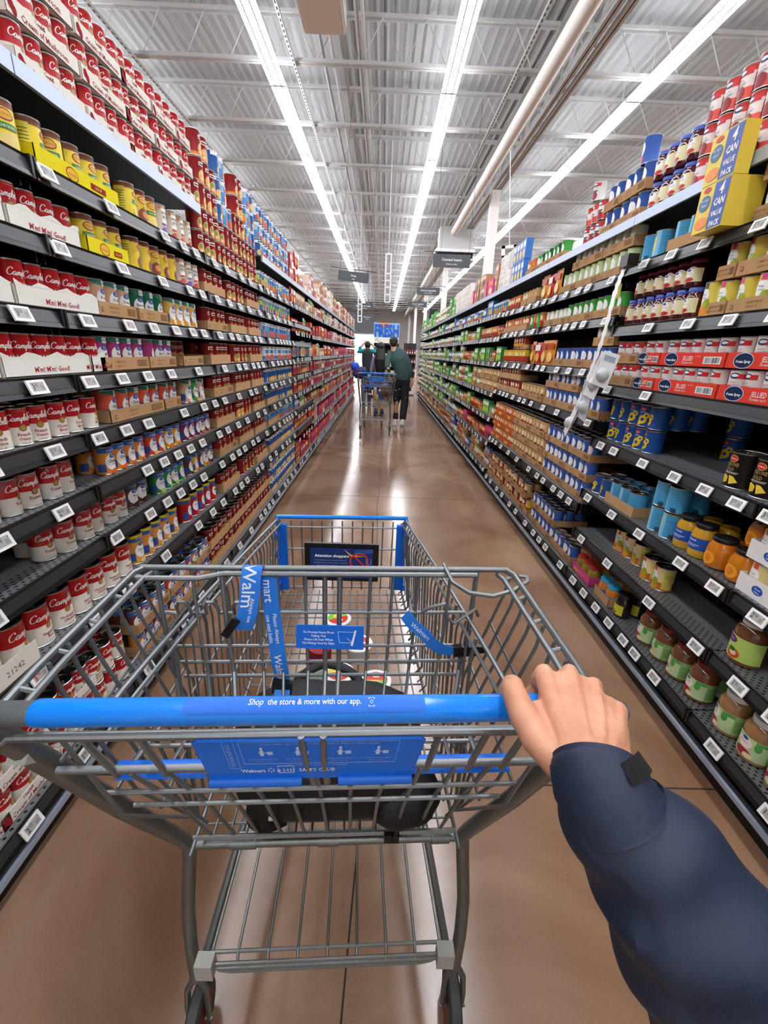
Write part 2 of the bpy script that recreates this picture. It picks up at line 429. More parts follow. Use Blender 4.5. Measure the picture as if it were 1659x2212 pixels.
# strut channels and the pale box under the roof
for k, (x, lb) in enumerate(((-1.42, 'slotted grey strut channel under the roof between soup side and middle lights'), (1.80, 'slotted grey strut channel under the roof between middle lights and pipe'), (-3.73, 'slotted grey strut channel beyond the soup side light row'))):
    a = MB(); a.box(x-.02, x+.02, -4, 40, 5.26, 5.295); [a.box(x-.009, x+.009, -4+.1*i, -4+.1*i+.05, 5.2585, 5.2605, m=1) for i in range(300)]
    tag(a.obj('strut_channel', [CEILS, RAIL]), lb, 'strut', 'strut channels')
a = MB(); a.box(-1.10, -.58, 6.35, 7.05, 5.06, 5.28); a.box(-1.08, -.60, 6.37, 7.03, 5.04, 5.06); [a.tube([(x, y, 5.28), (x, y, 5.92)], .006, 5) for x in (-1.08, -.61) for y in (6.45, 6.95)]
tag(a.obj('ceiling_unit', mat('beige_metal', 'e6e2dc', rough=.5)), 'pale beige box hanging under the roof at the top of the picture', 'ceiling unit')
# ------------------------------------------------------------------ shelving
ORDW = ['', 'first', 'second', 'third', 'fourth', 'fifth', 'sixth', 'seventh', 'eighth', 'ninth', 'tenth']
ZA = [.15, .533, .756, .932, 1.107, 1.285, 1.465, 1.65, 1.828, 2.035]     # soup side
ZA2 = [.15, .43, .70, .935, 1.12, 1.303, 1.565, 1.82, 2.035]
ZB1 = [.17, .437, .68, .98, 1.265, 1.55, 1.825, 2.036]                     # bean side, near bays
ZB2 = [.17, .585, 1.07, 1.338, 1.604, 1.80, 2.036]
ZB3 = [.20, .50, .76, 1.02, 1.33, 1.58, 1.81, 2.036]
RIM = mat('pale_shelf_edge', 'aab5c6', rough=0.35, metal=0.45)
SIDE = {'soup': (-1, .93), 'bean': (1, 1.18)}
def shelf_board(side, z, L, top, parent, base=False):
    """a shelf in bay coordinates: x from the front edge back, y along the bay, built for one side"""
    s = -1 if side == 'soup' else 1
    a = MB()
    f = lambda x0, x1, *r, **k: a.box(*(sorted((s*x0, s*x1))), *r, **k)
    a.box(*sorted((s*0.012, s*.52)), .004, L-.004, z+.012, z+.02, m=0)
    if top:
        a.box(*sorted((s*0.0, s*.012)), .002, L-.002, z-.022, z+.02, m=1)
        a.box(*sorted((s*0.012, s*.5)), .01, L-.01, z-.006, z+.0115, m=2)
    else:
        a.box(*sorted((s*.03, s*.5)), .01, L-.01, z-.012, z+.0115, m=2)
        for yy in (.012, L-.02): a.box(*sorted((s*.03, s*.5)), yy, yy+.006, z-.05, z-.012, m=2)
    o = a.obj('top_shelf' if top else ('base_deck' if base else 'shelf'), [DECK, RIM, BLACKM], parent)
    if not top:
        r = MB()
        # tilted price rail: black channel lips and a grey insert
        def q(pts, m): 
            n = len(pts); vs = [(s*p[0], yy, z+p[1]) for yy in (.003, L-.003) for p in pts]
            fs = [(i, (i+1) % n, n+(i+1) % n, n+i) for i in range(n)]+[tuple(range(n))[::-1], tuple(range(n, 2*n))]
            r.add(vs, fs, m=m)
        q([(0.0, -.028), (.006, -.030), (.018, .018), (.012, .020)], 0)
        q([(-.004, -.030), (0.0, -.030), (.004, -.020), (0.0, -.018)], 0)
        q([(.008, .020), (.012, .022), (.016, .014), (.011, .012)], 0)
        q([(.001, -.017), (.0035, -.017), (.0105, .011), (.008, .011)], 1)
        for yy in (.003, L-.012): r.box(*sorted((s*-.004, s*.016)), yy, yy+.009, z-.031, z+.021, m=0)
        r.obj('price_rail', [RAIL, RAILG], o)
    return o
def bay(side, y0, L, zs, k, top=True, kick=True):
    s, xe = SIDE[side]
    look = 'black steel shelving bay stocked with cans'
    t = thing('shelving_bay', f'{look}, {nth(k)} bay along the {side} side of the aisle', 'shelving', (s*xe, y0, 0), 0, f'shelving bays on the {side} side')
    a = MB(); a.box(*sorted((s*.53, s*.55)), 0, L, .02, 2.0+(.25 if top else -.05)*0); a.obj('back_panel', BLACKM, t)
    a = MB(); a.box(*sorted((s*.50, s*.53)), -.012, .012, 0, 2.05); a.obj('upright', BLACKM, t)
    a = MB(); a.box(*sorted((s*.035, s*.06)), 0, L, 0, .11); a.box(*sorted((s*.0, s*.035)), 0, L, .085, .12); a.obj('kick_plate', BLACKM, t)
    a = MB(); a.box(*sorted((s*-.012, s*.0)), 0, L, .088, .104); a.obj('bumper_strip', RIM, t)
    for i, z in enumerate(zs):
        tp = (i == len(zs)-1)
        if tp and not top: continue
        shelf_board(side, z, L, tp, t, i == 0)
    if k == 0: t['label'] = f'black steel shelving bay closest to the shopper on the {side} side'
    return t
YA = [-.98+1.17*i for i in range(15)]; YA = [y+.02 for y in YA]    # joints: 1.38, 2.55 ...
YB = [-1.05+1.16*i for i in range(15)]                              # joints: 1.27, 2.43 ...
for k in range(14): bay('soup', YA[k], 1.17, ZA if YA[k] < 4.9 else ZA2, k, top=not (2.4 < YA[k] < 3.6))
for k in range(14): bay('bean', YB[k], 1.16, ZB1 if YB[k] < 2.3 else (ZB2 if YB[k] < 4.6 else ZB3), k)

def zs_at(side, y):
    if side == 'soup': return ZA if y < YA[5]+1.17-.1 and y < YA[5] else (ZA if y < YA[5]+.0 else ZA2)
    return ZB1 if y < YB[3] else (ZB2 if y < YB[5] else ZB3)

# ------------------------------------------------------------------ products
P = {}     # key -> dict(kind, look, r, h, build)
def tin_can(r, h, bands, fn=None, dark=False):
    def build(lod):
        mb = MB(); seg = (28, 16, 10)[lod]; e = .0022
        prof = [(r-e, 0), (r, .0012), (r, .003), (r-.0012, .0045)]; cols = [hx('c8c8c6')]*3; ms = [1, 1, 1]
        z0 = .0045; z1 = h-.0045
        for (a, b, c) in bands: prof.append((r-.0010, z0+(z1-z0)*b)); cols.append(hx(c)); ms.append(0)
        prof += [(r, h-.003), (r, h-.001), (r-.0015, h), (r-.003, h-.0005), (r-.0035, h-.004)]; cols += [hx('d0d0ce')]*5; ms += [1]*5
        if lod == 2: 
            prof = [(r, 0)]+[(r, z0+(z1-z0)*b) for (a, b, c) in bands]+[(r, h), (r-.004, h-.002)]; cols = [hx(c) for (a, b, c) in bands]+[hx('c0c0c0')]*2; ms = [0]*len(bands)+[1]*2
        mb.lathe(prof, seg, cols, ms)
        if lod: mb.f.append([len(mb.v)-seg+k for k in range(seg)]); mb.c.append(hx('b8b8b6')); mb.m.append(1)
        if fn:
            D = Decal(mb, r-.0008 if lod < 2 else r); fn(D, lod, h)
        return mb
    return build
def lid_mesh(r, h):
    mb = MB(); rr = r-.0036
    mb.lathe([(rr, h-.004), (rr-.003, h-.0045), (rr-.004, h-.003), (rr-.008, h-.0032), (rr-.010, h-.0042), (.001, h-.0042)], 24)
    mb.f.append([len(mb.v)-24+k for k in range(24)]); mb.c.append((1, 1, 1, 1)); mb.m.append(0)
    pts = [(-.010+.008*math.cos(a), .005*math.sin(a), h-.0022) for a in [2*PI*i/10 for i in range(10)]]
    mb.tube(pts, .0012, 5, closed=True); mb.box(-.004, .010, -.0035, .0035, h-.0030, h-.0015)
    return mb
def reg(key, kind, look, r, h, build, w=None): P[key] = dict(kind=kind, look=look, r=r, h=h, build=build, w=w or 2*r)

RED = 'b3141c'; CREAM = 'ece6d8'
def f_cond(name, medal=True, jag=False):
    def fn(D, lod, h):
        if lod < 2 or True: D.script(0, h*.66 if not jag else h*.64, .0088 if h < .11 else .0112, 'f6f1ea', 3 if lod == 0 else 1)
        if lod == 2: return
        if jag:
            D.zig(-.05, .05, h*.40, h*.50, 26 if lod == 0 else 12, CREAM, h*.30)
            D.ell(0, h*.34, .010, .012, 'e2552b'); D.ell(0, h*.33, .005, .008, 'f3e3c8')
            if lod == 0: D.text('Spicy', 0, h*.16, .011, 'd2402a'); D.text(name, 0, h*.06, .010, 'd2402a')
        else:
            D.ell(0, h*.48, .0095, .0095, '8d6a37'); D.ell(0, h*.48, .0065, .0065, 'b08a50')
            if lod == 0:
                L = name.split(); y = h*.27
                for w_ in L: D.text(w_, 0, y, .0115, '8e1a20', bold=.02); y -= .0115
                D.text('SOUP', 0, h*.05, .008, '4a3a34')
                D.text('CONDENSED', 0, h*.90, .004, 'd98880')
            else: D.rect(-.018, .018, h*.2, h*.26, '8e1a20')
    return fn
for k, nm in (('csT', 'Tomato'), ('csF', 'French Onion'), ('csC', 'Chicken Broth'), ('csB', 'Beef Broth'), ('csN', 'Cream Mushroom')):
    reg(k, 'condensed_soup_can', {'csT': 'red and white tomato soup can', 'csF': 'red and white French onion soup can', 'csC': 'red and white chicken broth can', 'csB': 'red and white beef broth can', 'csN': 'red and white creamy mushroom soup can'}[k],
        .033, .102, tin_can(.033, .102, [(0, .5, CREAM), (.5, 1, RED)], f_cond(nm)))
for k, nm in (('cxT', 'Tomato'), ('cxN', 'Nacho')):
    reg(k, 'spicy_soup_can', 'red and white spicy %s soup can with an orange flame' % nm.lower(), .033, .108, tin_can(.033, .108, [(0, .36, CREAM), (.36, 1, RED)], f_cond(nm, jag=True)))
for k, nm, lk in (('cfT', 'Tomato', 'tall red and white tomato soup can'), ('cfC', 'Homestyle Chicken', 'tall red and white homestyle chicken soup can'), ('cfV', 'Vegetable Beef', 'tall red and white vegetable beef soup can')):
    reg(k, 'tall_soup_can', lk, .0415, .128, tin_can(.0415, .128, [(0, .52, CREAM), (.52, 1, RED)], f_cond(nm)))
def f_oldel(kind):
    def fn(D, lod, h):
        R = D.r
        D.ell(0, h*.70, .022, .013, '8c2a1c'); 
        if lod < 2:
            D.ell(0, h*.70, .019, .010, 'd9a437')
            if lod == 0: D.text('OLD EL PASO', 0, h*.68, .0065, '6d1d12')
        if kind == 'g': D.rect(-.026, .026, h*.42, h*.54, '2f7a35'); D.ell(0, h*.2, .024, .018, 'e5cf7d')
        else: D.ell(0, h*.25, .026, .024, '7a3a20'); D.ell(.005, h*.27, .015, .012, 'c98244')
        if lod == 0:
            D.text('CHICKEN' if kind == 'g' else 'CHILI', 0, h*.445 if kind == 'g' else h*.48, .0085, 'f4efd8' if kind == 'g' else '7a1d12')
            D.rect(.05, .085, h*.1, h*.85, 'e9d84a'); 
            for i in range(9): D.rect(.053, .082, h*(.15+.07*i), h*(.165+.07*i), '5a5a20')
            D.rect(-.085, -.05, h*.1, h*.85, 'e9d84a')
            for i in range(9): D.rect(-.082, -.053, h*(.15+.07*i), h*(.165+.07*i), '5a5a20')
    return fn
reg('oeG', 'ready_soup_can', 'yellow chicken soup can with a brown top band', .038, .112, tin_can(.038, .112, [(0, .86, 'e6cf2c'), (.86, 1, '7d4a35')], f_oldel('g')))
reg('oeC', 'ready_soup_can', 'yellow chili can with a brown top band', .038, .112, tin_can(.038, .112, [(0, .86, 'e0c02a'), (.86, 1, '6d2f22')], f_oldel('c')))
def f_home(c):
    def fn(D, lod, h):
        D.rect(-.022, .022, h*.38, h*.86, 'f3efe6'); D.rect(-.022, .022, h*.30, h*.38, c)
        D.ell(0, h*.14, .026, .014, c)
        D.ell(-.028, h*.88, .006, .006, 'd7682c')
        if lod == 0: D.text('HOME', 0, h*.68, .0145, '2b2624', bold=.02); D.text('STYLE', 0, h*.53, .0145, '2b2624', bold=.02)
        elif lod == 1: D.rect(-.018, .018, h*.64, h*.74, '2b2624'); D.rect(-.018, .018, h*.46, h*.56, '2b2624')
    return fn
reg('hsR', 'ready_soup_can', 'beige homestyle soup can with a red stripe', .038, .112, tin_can(.038, .112, [(0, .12, 'c2503f'), (.12, 1, 'd9cdb6')], f_home('c24f42')))
reg('hsP', 'ready_soup_can', 'beige homestyle soup can with a purple stripe', .038, .112, tin_can(.038, .112, [(0, .12, 'b04c3c'), (.12, 1, 'd9cdb6')], f_home('7a5aa8')))
# store brand soups: teal slanted top band, white blob, blue oval, black word
def f_gv(word, sub, food, heart=True, top='1d7a6c'):
    def fn(D, lod, h):
        R = D.r
        if heart:
            us = [-.05+.01*i for i in range(11)]
            D.cols(us, lambda u: h*(.80-2.2*u), lambda u: h*.985, top)
        D.ell(-.004, h*.45, .0255, .030, 'f4f2ee'); 
        D.ell(0, h*.66, .0135, .0085, '1f4f9f')
        if lod == 0:
            D.text('Great', 0, h*.67, .0055, 'ffffff', shear=.2); D.text('Value', 0, h*.625, .0055, 'ffffff', shear=.2)
            D.text(word, .002, h*.44, .0155, '191919', bold=.01, sx=.8); D.text(sub, .002, h*.34, .009, '333333', sx=.85)
            if heart: D.rect(-.006, .020, h*.80, h*.96, 'dfeee8'); D.text('HEART', .007, h*.84, .009, '1a5a50', sx=.8)
            D.rect(-.055, -.03, h*.12, h*.40, '2c4f9b'); D.bars(.075, h*.25, .03, .03, '222222', 10); 
        elif lod == 1: D.rect(-.014, .018, h*.44, h*.52, '1a1a1a'); D.rect(-.008, .012, h*.33, h*.37, '555555')
        D.ell(.008, h*.12, .022, .012, food)
    return fn
for k, c, wd, sb, fd, lk in (('gvP', 'd9b08c', 'Potato', 'SOUP', 'efdcae', 'peach healthy potato soup can with a teal top'),
                             ('gvG', '1f6a4e', 'Broccoli', '& CHEESE', '5b8f3a', 'green broccoli soup can with a white blob label'),
                             ('gvM', 'a83a78', 'Beef', 'SOUP', '9a5a30', 'magenta beef soup can with a teal top'),
                             ('gvR', 'd95a3c', 'Chicken', 'NOODLE', 'e8c27a', 'red orange chicken noodle can with a teal top'),
                             ('gvV', '3d9a34', 'Vegetable', 'SOUP', 'd98a2c', 'bright green vegetable soup can')):
    reg(k, 'store_soup_can', lk, .038, .112, tin_can(.038, .112, [(0, 1, c)], f_gv(wd, sb, fd)))
def f_gvc(word, band, food):
    def fn(D, lod, h):
        D.rect(-.05, .05, h*.78, h*.97, band)
        f_gv(word, 'SOUP', food, heart=False)(D, lod, h)
        if lod == 0: D.text('CONDENSED', 0, h*.83, .010, 'dfe8f4', sx=.75); D.text('NET WT 10.5 OZ', 0, h*.04, .005, '3a2a10')
    return fn
for k, c, wd, fd, lk in (('gcO', 'e08a34', 'Chicken', 'd9652a', 'small orange chicken soup can with a blue band'),
                         ('gcR', 'd9482c', 'Chicken', 'f0c060', 'small red chicken soup can with a blue band'),
                         ('gcY', 'e6ad2a', 'Cheese', 'e07a20', 'small yellow cheese soup can with a blue band'),
                         ('gcB', '6a3a24', 'Bean', '3a1c12', 'small brown bean soup can with a blue band'),
                         ('gcG', '2f8a44', 'Celery', 'a8cc60', 'small green celery soup can with a blue band'),
                         ('gcM', '7a1f55', 'Beef', 'b06a3a', 'small purple beef soup can with a white blob label')):
    reg(k, 'store_soup_can', lk, .033, .102, tin_can(.033, .102, [(0, 1, c)], f_gvc(wd, '2d62a8', fd)))
def f_fam(word, food):
    g = f_gvc(word, '2d62a8', food)
    def fn(D, lod, h):
        g(D, lod, h); D.rect(-.12, .12, h*.90, h*.985, 'e8cf2a')
        if lod == 0: D.text('FAMILY', 0, h*.915, .008, '333311')
    return fn
reg('gfO', 'tall_store_soup_can', 'tall orange family chicken soup can with a yellow top', .038, .128, tin_can(.038, .128, [(0, .1, 'd9a02a'), (.1, .78, 'e29a4a'), (.78, 1, '2d62a8')], f_fam('Chicken', 'f3c890')))
reg('gfR', 'tall_store_soup_can', 'tall red family tomato soup can with a yellow top', .042, .128, tin_can(.042, .128, [(0, .78, 'b5141e'), (.78, 1, '2d62a8')], f_fam('Tomato', 'd92a20')))
def f_chunky(food, g='4f9a3a'):
    def fn(D, lod, h):
        D.ell(0, h*.74, .024, .013, '7a1018'); D.rect(-.022, .022, h*.66, h*.80, 'f0e6cf')
        if lod == 0: D.text('CHUNKY', 0, h*.675, .0135, '7c141b', bold=.03, sx=.72)
        else: D.rect(-.018, .018, h*.69, h*.76, '5a1014')
        D.ell(0, h*.26, .028, .030, food)
        if lod < 2: D.ell(-.009, h*.36, .010, .009, g); D.ell(.012, h*.22, .010, .010, 'e2a24a'); D.ell(-.008, h*.17, .009, .007, 'f0d9a0')
        if lod == 0:
            D.rect(-.085, -.04, h*.12, h*.88, '8d1c22')
            for i in range(8): D.rect(-.08, -.045, h*(.16+.085*i), h*(.175+.085*i), 'd99a92')
    return fn
reg('chG', 'hearty_soup_can', 'dark red hearty soup can with green vegetables', .0385, .112, tin_can(.0385, .112, [(0, 1, '861419')], f_chunky('c98a4a')))
reg('chB', 'hearty_soup_can', 'dark red hearty soup can with brown stew', .0385, .112, tin_can(.0385, .112, [(0, 1, '7a1217')], f_chunky('a8602a', 'c98a3a')))
reg('chO', 'hearty_soup_can', 'dark red hearty soup can with orange chowder', .0385, .112, tin_can(.0385, .112, [(0, .12, 'd9822c'), (.12, 1, '8d171b')], f_chunky('e0a45a', 'e8c070')))
def f_pg(c2, food):
    def fn(D, lod, h):
        D.rect(-.06, .06, h*.80, h*.96, 'e9edf2'); D.rect(-.024, .024, h*.50, h*.74, c2); D.ell(0, h*.24, .026, .022, food)
        if lod == 0: D.text('RICH & HEARTY', 0, h*.84, .008, '1f3f7a', sx=.8); D.text('Chicken', 0, h*.60, .011, 'f4f4f4'); D.text('NOODLE', 0, h*.53, .009, 'f4f4f4')
        elif lod == 1: D.rect(-.016, .016, h*.84, h*.92, '1f3f7a')
    return fn
reg('pgB', 'blue_soup_can', 'blue chicken soup can with a white band', .038, .112, tin_can(.038, .112, [(0, 1, '2a63a8')], f_pg('1d4a86', 'e0b45a')))
reg('pgL', 'blue_soup_can', 'light blue soup can with a white band', .038, .112, tin_can(.038, .112, [(0, .5, '4b93cc'), (.5, 1, 'b9d2e4')], f_pg('2f6fae', 'c0522a')))
reg('pgY', 'blue_soup_can', 'blue and yellow green soup can', .038, .112, tin_can(.038, .112, [(0, .45, '2f74b0'), (.45, .75, 'c6d648'), (.75, 1, '3a83bb')], f_pg('2b6a9f', 'd9822c')))
reg('pgW', 'blue_soup_can', 'white light soup can with a blue foot', .038, .112, tin_can(.038, .112, [(0, .3, '3c78b4'), (.3, 1, 'e7ebec')], f_pg('3c78b4', 'd05a3a')))
# bean side
def f_veg(food, word='Tomatoes'):
    def fn(D, lod, h):
        D.ell(0, h*.56, .026, .030, 'f3f2ee')
        if lod == 0: D.ell(-.004, h*.70, .011, .006, '2450a0'); D.text(word, 0, h*.52, .0095, '333344', sx=.75); D.rect(.045, .085, h*.12, h*.88, 'c8d3e8'); D.bars(.065, h*.3, .03, .03, '222222')
        if food: D.ell(.006, h*.18, .020, .016, food)
    return fn
reg('vB', 'vegetable_can', 'blue tomato can with a white round label', .0375, .112, tin_can(.0375, .112, [(0, 1, '3c66b8')], f_veg('c22a26')))
reg('vB2', 'vegetable_can', 'blue pumpkin can with a white round label', .0375, .112, tin_can(.0375, .112, [(0, 1, '3a5fae')], f_veg(None, 'Paste')))
reg('vG', 'vegetable_can', 'bright green vegetable can with a white round label', .0375, .112, tin_can(.0375, .112, [(0, 1, '4cae4a')], f_veg('2e7d2f', 'Green Beans')))
reg('vO', 'vegetable_can', 'pale green organic bean can', .0375, .112, tin_can(.0375, .112, [(0, 1, 'cbe0a4')], f_veg('8a4a34', 'Beans')))
reg('vO2', 'vegetable_can', 'pale green organic vegetable can', .0375, .100, tin_can(.0375, .100, [(0, .3, '8fc05a'), (.3, 1, 'd9e6c0')], f_veg('6faa3a', 'Organic')))
reg('vK', 'vegetable_can', 'dark green vegetable can', .0375, .112, tin_can(.0375, .112, [(0, .3, 'c9b65a'), (.3, 1, '1f6a38')], f_veg('d0a030', 'Corn')))
def f_cran(pink=False):
    def fn(D, lod, h):
        D.ell(0, h*.80, .018, .010, '1c2f5c'); 
        if lod < 2: D.rect(.010, .034, h*.70, h*.86, 'c6222c'); D.ell(0, h*.81, .012, .005, 'e8eef4')
        D.ell(0, h*.24, .020, .020, '8a1c26')
        if lod == 0: D.text('CRANBERRY', 0, h*.44, .0105, '2a2a30', sx=.7); D.text('JELLIED', 0, h*.56, .007, 'c6222c')
        elif lod == 1: D.rect(-.018, .018, h*.44, h*.51, '33333a')
        if lod == 0: D.rect(-.075, -.045, h*.1, h*.9, 'f0ece6'); D.bars(-.06, h*.3, .026, .04, '333333'); D.rect(-.045, -.038, h*.05, h*.95, 'd94a44')
        if pink: D.rect(-.045, -.022, h*.05, h*.62, 'e06a60')
    return fn
reg('crW', 'cranberry_can', 'white cranberry sauce can with a red flag', .036, .100, tin_can(.036, .100, [(0, 1, 'ece8e2')], f_cran()))
reg('crR', 'cranberry_can', 'white and red cranberry sauce can', .036, .100, tin_can(.036, .100, [(0, .35, 'e5574d'), (.35, .8, 'efe9e4'), (.8, 1, 'd9453f')], f_cran(True)))
def f_fruit(food='e28a2c', tagc='d03a78'):
    def fn(D, lod, h):
        D.ell(-.002, h*.60, .022, .026, 'f5f3ea'); D.rect(-.008, .010, h*.80, h*.97, tagc)
        D.ell(.0, h*.18, .030, .018, food); 
        if lod < 2: D.ell(.014, h*.38, .014, .018, '9aa82c'); D.ell(-.014, h*.20, .010, .010, 'd4502c')
        if lod == 0: D.text('Fruit', -.003, h*.62, .0105, '2f6b8a'); D.text('cocktail', -.003, h*.53, .0085, '2f6b8a', sx=.85); D.rect(.045, .085, h*.12, h*.88, 'f0dd6a'); [D.rect(.05, .08, h*(.16+.08*i), h*(.175+.08*i), '4a4a40') for i in range(8)]
    return fn
reg('frY', 'fruit_can', 'yellow fruit cocktail can with pink tag', .0375, .112, tin_can(.0375, .112, [(0, 1, 'e9d45c')], f_fruit()))
reg('frB', 'fruit_can', 'large yellow fruit cocktail can with black tag', .049, .122, tin_can(.049, .122, [(0, 1, 'ead760')], f_fruit(tagc='2a2a2c')))
reg('frP', 'fruit_can', 'cream and yellow peach can with fruit picture', .0425, .110, tin_can(.0425, .110, [(0, .35, 'c8743a'), (.35, 1, 'efe0a0')], f_fruit('e0962c', 'c8443c')))
def f_dole(D, lod, h):
    D.ell(0, h*.80, .013, .009, 'c22a30'); D.ell(.002, h*.34, .022, .020, 'e9c62e'); D.ell(.002, h*.34, .009, .008, '1e4f94')
    if lod < 2: D.ell(.018, h*.52, .013, .013, 'e9c62e'); D.ell(.018, h*.52, .005, .005, '1e4f94'); D.ell(-.012, h*.18, .012, .010, 'e9c62e')
    if lod == 0: D.text('Dole', 0, h*.77, .009, 'f4f4f4', bold=.02); D.text('PINEAPPLE', 0, h*.64, .007, 'f0f0e0', sx=.8)
reg('doB', 'fruit_can', 'dark blue pineapple can with yellow rings', .0425, .105, tin_can(.0425, .105, [(0, 1, '1e4f94')], f_dole))
def f_pine(D, lod, h):
    D.rect(-.075, .0, h*.03, h*.97, '7cc3e4'); D.ell(-.035, h*.55, .016, .045, 'e3c83a'); D.ell(-.035, h*.86, .012, .012, '3e8a3c')
    if lod == 0:
        for i in range(7): D.rect(.01, .05, h*(.12+.1*i), h*(.128+.1*i), '235a86')
        D.bars(.035, h*.12, .024, .02, '1c2c3c')
reg('piL', 'fruit_can', 'light blue pineapple can', .0425, .110, tin_can(.0425, .110, [(0, 1, '4fa8d8')], f_pine))
def f_dm(D, lod, h):
    D.ell(0, h*.82, .018, .012, 'e8c86a'); D.ell(0, h*.82, .0165, .0105, 'c22a22')
    if lod == 0: D.text('Del Monte', 0, h*.80, .006, 'ffffff', bold=.02); 
    D.text('DELUXE', 0, h*.62, .0165, 'c9a86a', sx=.85); D.text('GOLD', -.004, h*.485, .0165, 'c9a86a', sx=.85)
    D.rect(-.03, .03, h*.44, h*.452, 'e8e2d2'); D.rect(-.03, .026, h*.41, h*.42, 'e8e2d2')
    D.put([(-.030, h*.34), (-.018, h*.12), (.0, h*.16), (.002, h*.30), (-.016, h*.37)], [(0, 1, 2, 3, 4)], 'e6bf34')
    D.put([(.004, h*.36), (.010, h*.12), (.036, h*.20), (.018, h*.35)], [(0, 1, 2, 3)], 'efcf4a')
reg('dmK', 'fruit_can', 'big black and gold pineapple can', .0505, .125, tin_can(.0505, .125, [(0, 1, '15130f')], f_dm))
def f_bean(c):
    def fn(D, lod, h):
        D.ell(0, h*.66, .020, .018, 'f0e2c0'); D.rect(-.024, .024, h*.30, h*.46, c); D.ell(0, h*.14, .022, .012, '7a3a1c')
        if lod == 0: D.text('Beans', 0, h*.33, .013, 'fff4d8', bold=.02)
    return fn
reg('bnT', 'bean_can', 'tan and brown baked bean can', .0375, .112, tin_can(.0375, .112, [(0, .25, '6d3518'), (.25, 1, 'd9b074')], f_bean('8c2a1a')))
reg('bnO', 'bean_can', 'orange and red bean can', .0375, .112, tin_can(.0375, .112, [(0, .4, 'a8381c'), (.4, 1, 'd97f3c')], f_bean('b32418')))
reg('bnR', 'bean_can', 'dark red chili bean can', .0375, .112, tin_can(.0375, .112, [(0, .3, 'c99a54'), (.3, 1, '8c2420')], f_bean('e0a030')))
reg('bnY', 'bean_can', 'yellow ranch style bean can', .0375, .112, tin_can(.0375, .112, [(0, .5, 'b8401c'), (.5, 1, 'e3bd2a')], f_bean('a82418')))
# jars
def jar(r, h, prof, body, label, fn, lidc, lidr=None, lidh=.016, glossy=True):
    lr = lidr or r*.86
    def build(lod):
        mb = MB(); seg = (26, 16, 10)[lod]; pr = [(a*r, b*h) for a, b in prof]
        mb.lathe([(.002, .001)]+pr, seg, [hx(body)]*len(pr), 2)
        D = Decal(mb, r*max(a for a, b in prof)+.0002)
        v0, v1, u1, lc = label
        D.rect(-u1, u1, v0*h, v1*h, lc); fn(D, lod, h)
        if lod: mb.lathe([(lr, h-lidh), (lr, h-.001), (.001, h)], seg, [hx(lidc)]*2, 0)
        return mb
    def lid():
        m2 = MB(); n = 36; pr = [(lr*.98, h-lidh), (lr, h-lidh+.002), (lr, h-.003), (lr*.95, h-.0005), (lr*.9, h-.0012), (.001, h-.0012)]
        m2.lathe(pr, n, [hx(lidc)]*5, 0); return m2
    return build, lid
def regj(key, kind, look, r, h, prof, body, label, fn, lidc, lidr=None, lidh=.016):
    b, l = jar(r, h, prof, body, label, fn, lidc, lidr, lidh); reg(key, kind, look, r, h, b); P[key]['lid'] = l
ROUND = [(.90, .01), (.98, .05), (1, .12), (1, .60), (.97, .70), (.86, .80), (.78, .86), (.78, .9)]
def f_jel(D, lod, h):
    D.ell(0, h*.52, .018, .016, 'f6f3ec'); 
    if lod < 2: D.ell(0, h*.28, .020, .008, 'b8202c'); D.ell(-.004, h*.60, .009, .005, '2450a0')
    if lod == 0: D.text('Grape Jelly', 0, h*.47, .006, '8a2030')
regj('jlB', 'jelly_jar', 'dark red jelly jar with a blue lid', .036, .115, ROUND, '4a0c16', (.2, .66, .05, 'e6dcae'), f_jel, '4a5fb8')
regj('jlR', 'jelly_jar', 'dark red jelly jar with a red lid and yellow label', .036, .105, ROUND, '3d0a12', (.2, .66, .05, 'ddd3a4'), f_jel, '6d2030')
def f_apl(c):
    def fn(D, lod, h):
        D.ell(-.02, h*.42, .024, .022, 'f3ece0'); D.ell(-.018, h*.20, .026, .014, 'a3222c'); D.ell(.0, h*.16, .014, .010, 'e9dcb4')
        D.rect(.012, .05, h*.50, h*.57, c); D.ell(.020, h*.44, .010, .016, c); D.rect(.05, .085, h*.11, h*.57, '86ad68')
        if lod == 0:
            D.text('Applesauce', -.022, h*.41, .0085, 'a3222c', sx=.8); D.ell(-.02, h*.52, .010, .006, '1f4f9f')
            for i in range(5): D.rect(.055, .085, h*(.2+.06*i), h*(.215+.06*i), '2f5a2f')
    return fn
APROF = [(.93, .01), (1, .04), (.985, .08), (.985, .60), (1, .64), (.98, .74), (.84, .84), (.72, .88), (.72, .92)]
regj('apB', 'applesauce_jar', 'brown cinnamon applesauce jar with a red lid', .050, .160, APROF, '6d4428', (.10, .58, .085, 'b9cf9a'), f_apl('4f9a4a'), '7a1c24', .036, .02)
regj('apW', 'applesauce_jar', 'tan applesauce jar with a white lid', .050, .160, APROF, '9c7448', (.10, .58, .085, 'bcd2a0'), f_apl('4f9a4a'), 'e9e8e4', .038, .022)
def f_org(D, lod, h):
    D.ell(-.022, h*.50, .024, .013, '5d2a6d'); D.ell(.0, h*.22, .022, .018, 'd94a30'); D.ell(.0, h*.23, .012, .009, 'f0e2c0'); D.ell(-.006, h*.30, .012, .008, '2f6d2c')
    if lod == 0: D.text('Organic', -.022, h*.49, .011, 'f3ecf4', sx=.85)
regj('apO', 'applesauce_jar', 'organic apple spread jar with a white lid and purple badge', .052, .165, APROF, '6d4428', (.10, .60, .085, 'b9d66a'), f_org, 'e9e8e4', .039, .026)
PPROF = [(.75, .01), (.92, .06), (1, .2), (1, .55), (.93, .70), (.80, .80), (.76, .86)]
